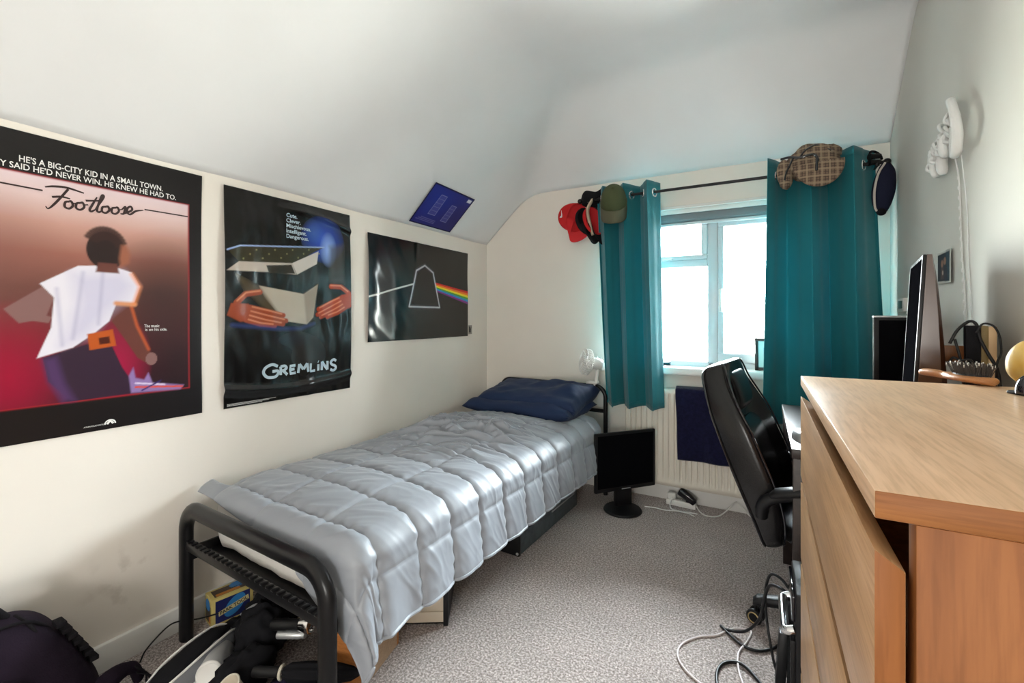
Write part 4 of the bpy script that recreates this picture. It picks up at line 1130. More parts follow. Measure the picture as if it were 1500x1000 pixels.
for st_ in ([(.30, .835, .6), (.33, .842), (.38, .846), (.445, .838, .7)], [(.385, .842), (.362, .815), (.335, .785), (.312, .765, .6), (.302, .772, .4)], [(.325, .806), (.36, .812), (.392, .81, .6)],
            [(.388, .800), (.374, .796), (.372, .780), (.388, .776), (.402, .788), (.396, .802), (.388, .800)], [(.402, .795, .6), (.415, .798, .6)],
            [(.432, .802), (.417, .798), (.415, .782), (.431, .778), (.446, .79), (.44, .804), (.432, .802)], [(.446, .797, .6), (.462, .80, .6)],
            [(.497, .832, .6), (.480, .805), (.468, .784), (.474, .778), (.49, .787, .6)], [(.452, .813), (.515, .822, .7)],
            [(.49, .787, .6), (.51, .815), (.525, .838), (.518, .842), (.506, .815), (.497, .787), (.505, .780), (.517, .787, .6)],
            [(.535, .804), (.520, .80), (.518, .785), (.533, .781), (.548, .793), (.543, .806), (.535, .804)], [(.548, .798, .6), (.56, .80, .6)],
            [(.576, .806), (.561, .802), (.559, .787), (.574, .783), (.589, .795), (.584, .808), (.576, .806)], [(.589, .80, .6), (.602, .803, .6)],
            [(.602, .803, .6), (.618, .816), (.615, .80), (.609, .788), (.596, .787, .6)], [(.609, .788, .6), (.63, .797), (.648, .809), (.642, .82), (.628, .812), (.626, .796), (.640, .79), (.665, .806), (.70, .814, .5)]):
    FP.stroke(g, st_, ws, n=5)
FP.stroke(g, [(X0, .824), (.292, .822)], .0045, n=1); FP.stroke(g, [(.705, .818), (X1 - .004, .819)], .0045, n=1)
g.build('title_lettering', M_ink_k, fpst, 0)

# --- the middle poster
def dG(u, v): 
    e = 0.005 + 0.010 * math.sin(PI * u) * 0 
    bow = 0.010 * (abs(2 * u - 1) ** 2.2) * math.sin(PI * min(1, v * 1.02))
    crease = 0.006 * math.exp(-((u - .60) / .05) ** 2) * sstep(.45, .15, v)
    top = 0.010 * math.exp(-((v - .955 + .05 * (2 * u - 1) ** 2) / .018) ** 2) * sstep(.3, .6, u)
    bot = 0.010 * math.exp(-((v - .055 - .03 * (2 * u - 1) ** 2) / .018) ** 2)
    return e + bow + crease + top + bot + 0.006 * noise.noise(Vector((u * 2.5, v * 2.2, 6))) + 0.0015 * noise.noise(Vector((u * 14, v * 10, 2)))
GP = WallPoster(1.013, 1.635, 0.776, 1.662, dG)
gp = thing('film_poster', 'glossy black film poster of two hands holding an open box, with pale blue title', 'poster', (XL, 1.324, .776))
sh = Sheet(.622, .886, 220, 300, (.065, .06, .058))
sh.blob((.5, .45), .6, .35, (.13, .11, .09), .8)
sh.blob((.74, .83), .20, .13, (.16, .30, .75), 1.0, .7); sh.blob((.79, .78), .08, .10, (.62, .74, .98), .9, .8); sh.blob((.66, .86), .10, .06, (.25, .42, .72), .6)
sh.poly([(.80, .80), (.93, .82), (.93, .60), (.80, .60)], (.32, .30, .29), .03, .7)
sh.poly([(.015, .71), (.10, .738), (.75, .79), (.475, .685), (.09, .664)], (.22, .20, .13)); sh.line([(.015, .712), (.10, .738), (.75, .79)], .006, (.60, .68, .86))
for k in range(14): sh.ell((.12 + .045 * k, .70 + .004 * k + .02 * ((k * 7) % 3 - 1)), .006, .004, (.55, .52, .34), .5)
sh.poly([(.475, .684), (.70, .764), (.685, .695), (.515, .628)], (.80, .76, .72)); sh.poly([(.01, .62), (.09, .665), (.475, .684), (.51, .628), (.29, .628)], (.74, .69, .64)); sh.poly([(.28, .66), (.47, .676), (.50, .632), (.30, .622)], (.20, .17, .13))
sh.poly([(.44, .60), (.69, .69), (.70, .585), (.575, .535)], (.15, .13, .09))
sh.poly([(.225, .56), (.575, .53), (.695, .585), (.655, .41), (.60, .372), (.42, .39), (.27, .50)], (.72, .67, .60)); sh.poly([(.575, .53), (.695, .585), (.655, .41), (.60, .372)], (.58, .53, .47), .01, .8)
sh.poly([(.07, .607), (.225, .556), (.40, .402), (.27, .45), (.13, .53)], (.30, .25, .17), .02)
# two hands under the box: palms with four fingers and a thumb each
def hand(o, ang, sx_, sy_, col, hi):
    ca, sa = math.cos(ang), math.sin(ang); W, H = .622, .886
    def q(x, y): x, y = x * sx_, y * sy_; return (o[0] + (x * ca - y * sa) / W, o[1] + (x * sa + y * ca) / H)
    sh.poly([q(0, .02), q(.07, .045), (q(.10, .02)), q(.10, -.03), q(.06, -.05), q(0, -.04)], col, .006)
    for k, (y, L) in enumerate(((.032, .155), (.010, .175), (-.012, .165), (-.033, .130))):
        sh.line([q(.08, y), q(.08 + L * .5, y * 1.1 + .006), q(.08 + L, y + .018)], .021, col, .004); sh.line([q(.09, y + .006), q(.08 + L * .5, y * 1.1 + .012), q(.07 + L, y + .022)], .005, hi, .006, .8)
    sh.line([q(.02, .03), q(.045, .085), q(.10, .12)], .024, col, .004); sh.line([q(.02, .04), q(.045, .092), q(.10, .126)], .005, hi, .006, .8)
hand((.03, .455), math.radians(-18), 1.0, .85, (.60, .26, .14), (.93, .60, .42))
hand((1.02, .535), math.radians(180 + 32), 0.88, -.85, (.66, .26, .15), (.95, .62, .45))
sh.line([(.05, .375), (.38, .352), (.55, .35), (.66, .375)], .01, (.20, .26, .50), .02, .8)
sh.blob((.62, .20), .30, .22, (.21, .205, .20), .8); sh.blob((.45, .30), .2, .06, (.16, .18, .22), .7)
sh.mesh('sheet', GP.pos, M_print2, gp)
g = G()
for k, tx in enumerate(('Cute.', 'Clever.', 'Mischievous.', 'Intelligent.', 'Dangerous.')):
    vs, fs = text_mesh(tx, .0245, bold=.0006); GP.put(g, vs, fs, .428, .915 - .0262 * k, .002)
g.build('tagline_lettering', M_ink_b, gp, 0); g = G()
def gl(letter, x, y, w_, h):
    S_ = {'G': [[(1, .82), (.6, 1.0), (.15, .8), (0, .42), (.25, .05), (.75, 0), (1.0, .2), (1.0, .45), (.6, .45)]],
          'R': [[(.08, 0), (.1, .5), (.06, .98)], [(.06, .95), (.6, 1.0), (.85, .75), (.5, .5), (.12, .48)], [(.4, .48), (.95, -.05)]],
          'E': [[(.9, .95), (.1, .93), (.08, .5), (.1, .03), (.95, .06)], [(.1, .5), (.75, .53)]],
          'M': [[(.0, 0), (.12, .98)], [(.12, .98), (.5, .35)], [(.5, .35), (.88, 1.0)], [(.88, 1.0), (1.0, 0)]],
          'L': [[(.1, 1), (.06, .5), (.1, .03), (.95, .08)]],
          'i': [[(.5, .68), (.5, 0)], [(.35, .98), (.65, .94)]],
          'N': [[(.06, 0), (.1, 1)], [(.1, 1), (.9, 0)], [(.9, 0), (.92, 1.02)]],
          'S': [[(.92, .85), (.55, 1.0), (.12, .8), (.3, .55), (.75, .42), (.88, .18), (.5, 0), (.05, .12)]]}[letter]
    for st_ in S_: GP.stroke(g, [(x + p[0] * w_, y + p[1] * h) for p in st_], .0125, .002, n=5 if len(st_) > 2 and letter in 'GSR' else 1)
xs = .262
for L_, w_, h, dy in (('G', .105, .062, -.006), ('R', .058, .043, 0), ('E', .050, .043, 0), ('M', .078, .046, 0), ('L', .046, .043, 0), ('i', .018, .05, 0), ('N', .060, .046, .0), ('S', .060, .060, -.008)):
    gl(L_, xs, .122 + dy, w_, h); xs += w_ + .0175
g.build('title_lettering', M_ink_b, gp, 0)
g = G()
for k in range(3): GP.stroke(g, [(.02, .018 - .004 * k), (.35 - .05 * k, .016 - .004 * k)], .0012, .0015, n=1)
g.build('credit_line', M_ink_w, gp, 0)

# --- landscape poster
def dP(u, v): return 0.006 + 0.014 * math.exp(-((u - .06) / .10) ** 2) * math.sin(PI * v) + 0.005 * noise.noise(Vector((u * 3, v * 2, 9))) + 0.004 * math.exp(-((u - .42) / .02) ** 2) * sstep(.7, 1, v) + 0.0025 * noise.noise(Vector((u * 12 + v * 4, v * 5, 3))) * sstep(.5, .1, u)
PP = WallPoster(1.756, 2.702, 1.003, 1.596, dP)
pp = thing('music_poster', 'black landscape poster with a white line, an outlined shape and coloured stripes', 'poster', (XL, 2.229, 1.003))
sh = Sheet(.946, .593, 330, 210, (.085, .078, .068))
sh.blob((.12, .5), .28, .9, (.05, .10, .14), .9, .7)  # bluish window sheen painted into the sheet at its near end
for k, c in enumerate(((.86, .12, .08), (.93, .48, .08), (.94, .86, .12), (.30, .66, .20), (.16, .56, .80), (.46, .16, .50))):
    y0 = .605 - .0165 * k * 1.0; y1 = .538 - .026 * k
    sh.poly([(.60 + .005 * k, y0 + .002), (1.01, y1), (1.01, y1 - .027), (.60 + .006 * k, y0 - .0165)], c, .002)
sh.line([(-.01, .412), (.395, .572)], .009, (.88, .88, .86))
out = [(.50, .775), (.585, .71), (.655, .335), (.345, .335), (.415, .71)]
sh.poly(out, (.10, .08, .085), .002); sh.line(out, .009, (.80, .81, .84), .005, closed=True); sh.line(out, .02, (.5, .5, .55), .02, .25, closed=True)
sh.mesh('sheet', PP.pos, M_print2, pp)
# --- blue drawing on the sloping ceiling
nS = Vector((-SL, 0, 1)).normalized()            # slope normal is into the roof; prints face down into the room
A_ = [Vector((-1.844, 2.059, 1.716)), Vector((-1.846, 2.464, 1.714)), Vector((-1.641, 2.462, 1.908)), Vector((-1.634, 2.053, 1.915))]
def posB(u, v, off=0.0):
    p = A_[0].lerp(A_[1], u).lerp(A_[3].lerp(A_[2], u), v)
    z = ceil_z(p.x, p.y)
    p.z = min(p.z, z - 0.002) - 0.004 * 0
    return p - nS * (0.007 + off)
bp = thing('blueprint_poster', 'small blue technical drawing poster stuck on the sloping ceiling', 'poster', (-1.74, 2.26, 1.81))
sh = Sheet(.405, .285, 140, 100, (.12, .13, .47))
sh.blob((.25, .7), .6, .7, (.05, .16, .58), .9); sh.blob((.9, .2), .5, .6, (.20, .16, .42), .7)
for p, q in (((.0, .0), (1, .0)), ((0, 1), (1, 1)), ((0, 0), (0, 1)), ((1, 0), (1, 1))): sh.line([p, q], .018, (.07, .07, .26), .004)
for cx_, w_, h0, h1 in ((.33, .16, .30, .80), (.67, .14, .22, .66)):       # plain cabinets in elevation
    sh.poly([(cx_ - w_ / 2, h0), (cx_ + w_ / 2, h0), (cx_ + w_ * .42, h1), (cx_ - w_ * .42, h1)], (.36, .36, .66), .01, .45)
    sh.line([(cx_ - w_ / 2, h0), (cx_ + w_ / 2, h0), (cx_ + w_ * .42, h1), (cx_ - w_ * .42, h1)], .003, (.62, .62, .82), .003, .7, closed=True)
    for k in range(1, 5): sh.line([(cx_ - w_ * .47, h0 + (h1 - h0) * k / 5), (cx_ + w_ * .47, h0 + (h1 - h0) * k / 5)], .002, (.6, .6, .8), .003, .5)
for k in range(3): sh.line([(.08 + .04 * k, .12 + .035 * k), (.5, .10 + .035 * k)], .004, (.5, .48, .72), .004, .6)
sh.poly([(.86, .86), (.96, .86), (.96, .94), (.86, .94)], (.86, .86, .9), .005)
sh.mesh('sheet', posB, M_print3, bp)
# small tag by the poster corner
tg = thing('paper_tag', 'tiny black and white paper tag at the corner of the landscape poster', 'tag', (XL, 2.737, 1.05))
WP = WallPoster(2.718, 2.762, 1.015, 1.08, lambda u, v: 0.001)
sh = Sheet(.044, .065, 24, 36, (.62, .60, .57)); sh.poly([(.15, .2), (.7, .2), (.5, .85), (.15, .85)], (.12, .12, .12)); sh.line([(.5, .2), (.8, .8)], .006, (.3, .3, .3)); sh.mesh('sheet', WP.pos, M_print3, tg)

# ------------------------------------------------------------------ things on the right wall
class RightPoster(WallPoster):
    def pos(s, u, v, off=0.0): return Vector((XR - 0.002 - s.disp(u, v) - off, s.y1 - u * (s.y1 - s.y0), s.z0 + v * (s.z1 - s.z0)))
ph = thing('photo_print', 'small dark instant photo of two people stuck on the right wall', 'photo', (XR, 2.16, 1.28))
RP = RightPoster(2.082, 2.238, 1.258, 1.375, lambda u, v: 0.003 + .004 * u)
sh = Sheet(.156, .117, 70, 60, (.78, .77, .74)); sh.poly([(.08, .10), (.90, .06), (.92, .94), (.08, .92)], (.07, .09, .14)); sh.poly([(.62, .1), (.92, .08), (.92, .94), (.7, .94)], (.10, .22, .28), .02)
sh.ell((.40, .62), .09, .12, (.52, .36, .28), .3); sh.ell((.60, .68), .09, .12, (.56, .38, .30), .3); sh.poly([(.28, .15), (.34, .5), (.5, .5), (.52, .15)], (.30, .20, .20), .01); sh.poly([(.54, .12), (.54, .55), (.74, .55), (.78, .12)], (.14, .12, .18), .01); sh.ell((.45, .34), .05, .07, (.7, .6, .55), .4)
sh.mesh('sheet', RP.pos, M_print3, ph)
sw = thing('thermostat', 'little white wall box with a dark window beside the second monitor', 'thermostat', (XR, 2.665, 1.19))
g = G(); g.box((XR - .022, 2.615, 1.165), (XR, 2.715, 1.225), .004); g.build('case', M_wplastic, sw)
g = G(); g.box((XR - .0235, 2.632, 1.178), (XR - .021, 2.698, 1.213), .001); g.build('display', mat('green_grey_display', (.10, .16, .15), .3), sw)
# white cotton string garland bunched on two nails
M_string = mat('white_cotton_string', (0.80, 0.80, 0.78), 0.9, bump=.4, bscale=300)
ga = thing('string_garland', 'bunch of white knotted string and loops hung high on the right wall', 'wall hanging', (XR, 2.1, 1.7))
def wpt(y, z, o): return (XR - o * .72, y - .045, z)
g = G()
g.tube(smooth_path([wpt(2.085, 1.845, .03), wpt(2.045, 1.85, .045), wpt(1.99, 1.80, .055), wpt(1.955, 1.72, .055), wpt(1.975, 1.665, .05), wpt(2.02, 1.665, .04), wpt(2.05, 1.70, .032), wpt(2.06, 1.77, .03)], 7), [.009 + .005 * math.sin(i / 49 * PI) for i in range(50)], 12); g.build('padded_hoop', M_string, ga, 180)
rnd = random.Random(5)
g = G()
for k in range(13):
    y = 1.99 + .235 * (k / 12) + rnd.uniform(-.012, .012); z = 1.80 - .10 * (k / 12) + rnd.uniform(-.035, .03); o = rnd.uniform(.018, .034)
    rr = rnd.uniform(.014, .028); tl = rnd.uniform(-1, 1)
    g.tube([(XR - o + .012 * math.sin(t * 2), y + rr * math.cos(t), z + rr * 1.5 * math.sin(t) + .1 * rr * math.cos(t + tl)) for t in [2 * PI * i / 20 for i in range(20)]], .0055, 8, closed=True)
g.build('loops', M_string, ga, 180)
for y, z0, z1, o in ((2.255, 1.665, 1.76, .03), (2.205, 1.64, 1.74, .04), (2.15, 1.635, 1.72, .035), (2.10, 1.68, 1.76, .045)):
    g = G(); g.tube(smooth_path([wpt(y, z1, o - .008), wpt(y + .004, (z0 + z1) / 2, o), wpt(y + .002, z0, o - .006)], 6), [.008, .012, .015, .016, .0165, .0165, .0165, .0165, .0165, .016, .015, .013, .008], 12); g.build('tassel', M_string, ga, 180)
g = G()
g.tube(smooth_path([wpt(2.08, 1.70, .02), wpt(2.066, 1.58, .006), wpt(2.05, 1.40, .005), wpt(2.03, 1.25, .005), wpt(2.01, 1.12, .006), wpt(2.0, 1.02, .012)], 8), .0022, 6)
for k in range(17):
    t = k / 16; g.ball((XR - .006, 2.025 - .065 * t, 1.60 - .55 * t), (.003, .0035, .008), 8, 6)
g.build('beaded_string', M_string, ga, 180)
g = G(); g.tube(smooth_path([wpt(2.02, 1.68, .02), wpt(2.01, 1.5, .004), wpt(1.985, 1.25, .004), wpt(1.955, 1.05, .006)], 8), .0016, 6); g.build('cord', M_string, ga, 180)
for y, z in ((2.13, 1.802), (2.146, 1.775)):
    g = G(); g.lathe([(0, 0), (.0035, 0), (.004, .012), (0, .013)], 10, M=XF((XR, y, z), (0, -PI / 2, 0))); g.build('nail', mat('dull_brass', (.25, .2, .1), .4, metal=.8), ga)

# ------------------------------------------------------------------ on the chest of drawers
tips = []
hb = thing('hairbrush', 'wooden hairbrush lying bristles up on the chest of drawers', 'hairbrush', (0.36, 1.33, 1.0))
a_, b_ = Vector((0.333, 1.43, 1.0)), Vector((0.402, 1.262, 1.0)); dd = (b_ - a_).normalized(); HB = frame(a_, dd, (-dd.y, dd.x, 0), (0, 0, 1)) @ XF(sc=(.81, .9, 1))
g = G(HB)
prof = [(0, .006, .006), (.01, .010, .008), (.05, .011, .009), (.085, .0095, .008), (.105, .016, .009), (.13, .026, .0095), (.165, .031, .0095), (.20, .029, .009), (.222, .018, .008), (.23, .004, .004)]
pr = smooth_path([(p[0], p[1], p[2]) for p in prof], 4)
g.loft([[Vector((p.x, p.y * math.cos(t), .0012 + p.z * (1 + math.sin(t)))) for t in [2 * PI * k / 20 for k in range(20)]] for p in pr]); g.build('handle', mat('honey_wood', (.52, .22, .075), .35, var=.3, vscale=20, stretch=(4, 40, 40)), hb, 60)
g = G(HB); g.ball((.168, 0, .0175), (.050, .023, .006), 24, 10); cu = g.build('cushion', mat('black_rubber', (.02, .018, .018), .6), hb, 180)
g = G(HB)
for i in range(13):
    for j in range(7):
        x = .122 + i * .0078; y = (j - 3) * .0068
        if ((x - .168) / .05) ** 2 + (y / .023) ** 2 > .95: continue
        q = Vector((rnd.uniform(-.004, .004), rnd.uniform(-.005, .005), rnd.uniform(-.004, .003)))
        tips.append((x + (x - .168) * .25 + q.x, y * 1.35 + q.y, .043 + q.z))
        for dx_, dy_ in ((0, 0), (.003, .002), (-.002, .003)): g.tube([(x + dx_, y + dy_, .018), tuple(Vector(tips[-1]) + Vector((dx_, dy_, -abs(dx_))))], .0009, 4)
br_ = g.build('bristles', mat('dark_bristle', (.05, .04, .035), .6), hb, 0)
g = G(HB)
for tp in tips[::2]: g.tube([tuple(Vector(tp) - Vector((0, 0, .006))), tp], .0011, 5)
g.build('bristle_tips', mat('pale_tip', (.62, .60, .55), .5), br_, 180)
gd = thing('gourd', 'yellow gourd with a brown stalk at the edge of the chest top', 'gourd', (0.478, 1.30, 1.0))
g = G(XF((0.482, 1.295, 1.0)))
def gou(u, v):
    a = 2 * PI * u; t = v
    r = 0.047 * max(0, 1 - ((t - .46) / .54) ** 2 if t > .46 else 1 - ((.46 - t) / .46) ** 2.6) ** .5 * (1 + .03 * math.cos(6 * a))
    return (r * math.cos(a) , r * math.sin(a), 0.098 * t)
g.grid(gou, 36, 24, wrapu=True); g.build('skin', mat('yellow_skin', (.76, .60, .22), .45, dark=(.66, .38, .07), vscale=14), gd, 180)
g = G(XF((0.482, 1.295, 1.0))); g.tube(smooth_path([(0, 0, .088), (.003, 0, .105), (.012, -.004, .128)], 5), [.016, .014, .012, .010, .0095, .009, .009, .0085, .008, .008, .009], 10); g.build('stalk', mat('brown_stalk', (.10, .035, .018), .7, var=.4, vscale=60), gd, 60)
gm = thing('computer_mouse', 'glossy black computer mouse beside the yellow gourd', 'mouse', (0.435, 1.17, 1.0))
MM = XF((0.448, 1.165, 1.0), (0, 0, math.radians(-62)), (.92, .95, .82))
g = G(MM)
g.grid(lambda u, v: (.034 * math.cos(2 * PI * u) * math.cos(PI / 2 * v) ** .45, .060 * math.sin(2 * PI * u) * math.cos(PI / 2 * v) ** .45, .004 + .036 * math.sin(PI / 2 * v) ** .85 * (1 - .25 * math.sin(2 * PI * u))), 32, 12, wrapu=True); g.build('shell', M_gloss, gm, 180)
g = G(MM); g.box((-.031, -.054, 0), (.031, .054, .008), .006, 3); g.build('base', M_bplastic, gm)
g = G(MM); g.tube([(-.005, .033, .033), (.005, .033, .033)], .009, 14); g.build('scroll_wheel', M_bplastic, gm)
# speaker box and holder with cables, behind the monitor
sb = thing('speaker_box', 'dark narrow speaker with tan wooden edge standing behind the hairbrush', 'speaker', (0.50, 1.62, 0.73))
BX = frame((0.492, 1.62, 0.73), (.97, -.22, 0), (.22, .97, 0), (0, 0, 1))
g = G(BX); g.box((-.026, -.03, 0), (.002, .05, .387), .002); g.build('cabinet', M_blackc, sb)
g = G(BX); g.box((.002, -.03, 0), (.015, .05, .387), .001); g.build('olive_strip', mat('olive_edge', (.17, .115, .03), .5), sb)
g = G(BX); g.box((.015, -.03, 0), (.030, .05, .385), .001); g.build('tan_side', mat('tan_board', (.55, .37, .20), .5), sb)
hd = thing('wooden_rack', 'brown wooden rack standing between the monitor and the narrow speaker', 'rack', (0.455, 1.70, 0.73))
g = G(); g.box((0.425, 1.66, 1.018), (0.505, 1.675, 1.062), .002); g.build('front_board', M_brownwood, hd)
for x in (0.428, 0.49): 
    g = G(); g.box((x, 1.675, .73), (x + .012, 1.73, 1.058), .002); g.build('side_board', M_brownwood, hd)
def cable(name, pts, r, m, label, n=8, cat='cable', group=None):
    P = smooth_path(pts, n); g = G(); g.tube(P, r, 8); return one(name, g, m, label, cat, P[0], group, 180)
cable('cable', [(0.43, 1.60, 1.07), (0.445, 1.60, 1.105), (0.470, 1.61, 1.128), (0.483, 1.605, 1.12), (0.482, 1.58, 1.085), (0.492, 1.56, 1.045), (0.502, 1.545, 1.01), (0.507, 1.54, .95), (.508, 1.54, .90)], .0036, M_bplastic, 'thick black cable arching up from behind the monitor above the hairbrush')
cable('cable', [(0.475, 1.58, 1.10), (0.487, 1.58, 1.122), (0.505, 1.575, 1.117), (0.513, 1.565, 1.09), (0.512, 1.555, 1.05), (0.500, 1.54, 1.025), (.50, 1.55, .95)], .0024, M_bplastic, 'black cable looping over the narrow speaker on the right')
cable('cable', [(0.437, 1.59, 1.082), (0.443, 1.585, 1.05), (0.447, 1.58, 1.02), (0.45, 1.58, .98)], .0032, M_bplastic, 'short black cable end sticking up in front of the wooden rack')
cable('cable', [(0.425, 1.585, 1.022), (0.432, 1.58, 1.035), (0.445, 1.575, 1.028), (0.462, 1.57, 1.03), (0.47, 1.57, 1.0), (.472, 1.57, .96)], .003, M_bplastic, 'thin black cable curling low under the wooden rack board')
# ------------------------------------------------------------------ window sill things, fan, headboard cable
pf = thing('picture_frame', 'dark wooden picture frame with a tiny beach picture, on the window sill', 'picture frame', (0.03, 2.945, 0.835))
PM = frame((0.03, 2.945, 0.835), (.995, .10, 0), (0, 0, 1), (.10, -.995, 0)) @ XF(rot=(math.radians(-6), 0, 0))
g = G(PM)
for a, b in (((-.07, 0, 0), (-.052, .185, .016)), ((.052, 0, 0), (.07, .185, .016)), ((-.07, 0, 0), (.07, .018, .016)), ((-.07, .167, 0), (.07, .185, .016))): g.box(a, b, .002)
g.build('frame', M_desk, pf)
g = G(PM); g.box((-.053, .017, .002), (.053, .168, .007)); g.build('mount', mat('cream_card', (.72, .74, .68), .7), pf)
class PFm: pass
sh = Sheet(.05, .075, 30, 40, (.25, .55, .8)); sh.ramp([(0, (.70, .50, .30)), (.3, (.62, .42, .28)), (.42, (.20, .38, .50)), (.55, (.15, .45, .70)), (1, (.45, .68, .85))], 0, 1, 0, 1)
sh.mesh('picture', lambda u, v: PM @ Vector((-.025 + .05 * u, .055 + .075 * v, .0078)), M_print3, pf, .0004)
g = G(PM); g.box((-.012, .002, -.05), (.012, .10, -.002), .001, M=XF(rot=(math.radians(0), 0, 0))); g.build('strut', M_desk, pf)
tr = thing('torch', 'small dark green torch lying on the window sill by the curtain', 'torch', (-0.53, 2.92, 0.835))
g = G(); g.tube([(-.60, 2.92, .851), (-.535, 2.915, .851)], .0155, 14); g.build('body', mat('dark_green_rubber', (.012, .03, .028), .5), tr)
g = G(); g.tube([(-.535, 2.915, .851), (-.525, 2.914, .851), (-.50, 2.912, .851), (-.497, 2.912, .851)], [.011, .011, .0155, .0155], 14); g.build('head', M_gloss, tr)
# clip fan
fan = thing('clip_fan', 'small white clip on fan clamped to the black headboard rail', 'fan', (-0.955, 2.83, 0.69))
FC = Vector((-1.010, 2.79, 0.852)); fn = Vector((-0.80, -0.58, 0.18)).normalized()
fx = fn.cross(Vector((0, 0, 1))).normalized(); fu = fx.cross(fn).normalized(); FM = frame(FC, fx, fu, fn)
g = G(FM)
for r_, z in ((.082, 0.0), (.082, -.03)): g.tube([(r_ * math.cos(t), r_ * math.sin(t), z) for t in [2 * PI * i / 40 for i in range(40)]], .0026, 6, closed=True)
for k in range(28):
    t = 2 * PI * k / 28; c, s_ = math.cos(t), math.sin(t)
    g.tube([(.02 * c, .02 * s_, .022), (.05 * c, .05 * s_, .020), (.074 * c, .074 * s_, .010), (.082 * c, .082 * s_, -.008), (.082 * c, .082 * s_, -.03), (.06 * c, .06 * s_, -.045), (.025 * c, .025 * s_, -.05)], .0017, 5)
for r_, z in ((.05, .020), (.066, .015)): g.tube([(r_ * math.cos(t), r_ * math.sin(t), z) for t in [2 * PI * i / 36 for i in range(36)]], .0012, 5, closed=True)
g.lathe([(0, .018), (.021, .018), (.021, .024), (.012, .027), (0, .027)], 20)
g.build('guard', M_wplastic, fan, 60)
g = G(FM)
for k in range(4):
    a0 = k * PI / 2
    g.grid(lambda u, v: ((.012 + .060 * u) * math.cos(a0 + (v - .5) * (0.7 + .9 * u)), (.012 + .060 * u) * math.sin(a0 + (v - .5) * (0.7 + .9 * u)), -.018 + (v - .5) * .022), 10, 8)
g.lathe([(0, -.03), (.014, -.03), (.014, -.005), (0, 0)], 16); g.build('blades', M_wplastic, fan, 180, solid=.0012)
g = G(FM); g.lathe([(0, -.05), (.032, -.05), (.038, -.065), (.038, -.095), (.030, -.118), (0, -.122)], 24); hsg = g.build('motor_housing', M_wplastic, fan, 50)
g = G(FM); g.lathe([(0, 0), (.004, 0), (.004, .012), (0, .013)], 10, M=XF((0.0, .036, -.08), (-PI / 2, 0, 0))); g.lathe([(0, 0), (.004, 0), (.004, .012), (0, .013)], 10, M=XF((0.0, .030, -.105), (-PI / 2, 0, 0))); g.build('knob', M_silver, hsg)
sx0 = FC - fn * .085
g = G(); g.tube(smooth_path([(sx0.x, sx0.y, sx0.z - .03), (sx0.x + .004, sx0.y + .004, .79), (-.945, 2.836, .745), (-.945, 2.838, .715)], 5), [.013] * 6 + [.011] * 4 + [.013] * 3 + [.016] * 3, 12); g.build('stem', M_wplastic, fan, 60)
g = G(BM @ XF((BW - .085, BL, 0)));
g.box((-.032, -.045, .708), (.04, .02, .722), .004); g.box((-.032, -.05, .655), (.03, .02, .668), .004); g.box((-.028, .016, .66), (.03, .026, .715), .003)
g.box((-.03, -.04, .662), (-.02, -.03, .712), .002); g.box((.018, -.04, .662), (.028, -.03, .712), .002); g.build('clamp', M_wplastic, fan)
cable('cable', [(-.895, 2.885, .70), (-.885, 2.90, .62), (-.893, 2.91, .50), (-.878, 2.91, .40), (-.868, 2.92, .30), (-.85, 2.93, .1), (-.84, 2.92, .012)], .003, M_wplastic, 'white cable hanging down from the fan by the headboard post')

# ------------------------------------------------------------------ power strip by the radiator
ps = thing('power_strip', 'white power strip on the carpet under the radiator', 'power strip', (-0.43, 2.885, 0))
PSM = XF((-0.43, 2.885, 0), (0, 0, math.radians(-4)))
g = G(PSM); g.box((-.085, -.024, .002), (.085, .024, .036), .004); g.build('case', M_wplastic, ps)
g = G(PSM)
for x in (-.055, 0, .055):
    for a, b in ((-.008, .006), (.008, .006), (0, -.008)): g.box((x + a - .002, b - .004, .0355), (x + a + .002, b + .004, .0368))
g.build('sockets', M_bplastic, ps)
pg = one('plug', G(PSM).box((-.078, -.022, .036), (-.03, .022, .072), .007, 3), M_wplastic, 'white plug pushed into the power strip', 'plug', (-0.48, 2.885, .036))
ad = thing('plug_adapter', 'black plug in power adapter sitting on the power strip', 'adapter', (-0.40, 2.885, .036))
g = G(PSM @ XF((.025, 0, .037), (0, math.radians(30), 0))); g.box((-.06, -.027, .01), (.05, .027, .05), .01, 3); g.build('body', M_gloss, ad)
g = G(PSM @ XF((.06, 0, .037))); g.box((-.03, -.024, -.001), (.02, .024, .022), .005); g.build('plug_face', M_bplastic, ad)
cable('cable', [(-.475, 2.86, .055), (-.485, 2.83, .02), (-.47, 2.80, .006), (-.42, 2.79, .005), (-.36, 2.80, .005), (-.33, 2.80, .005)], .0035, M_wplastic, 'white lead running from the white plug across the carpet')
cable('cable', [(-.62, 2.76, .006), (-.56, 2.77, .006), (-.50, 2.765, .006), (-.44, 2.785, .006), (-.38, 2.775, .0085), (-.34, 2.76, .006)], .0032, M_wplastic, 'white lead running from behind the floor monitor to the power strip')
cable('cable', [(-.345, 2.88, .02), (-.32, 2.84, .006), (-.28, 2.80, .006), (-.22, 2.83, .006), (-.17, 2.91, .03), (-.14, 2.935, .06), (-.12, 2.94, .055), (-.06, 2.90, .01), (.0, 2.87, .006)], .0038, M_wplastic, 'white lead from the power strip rising over the baseboard behind the chair')
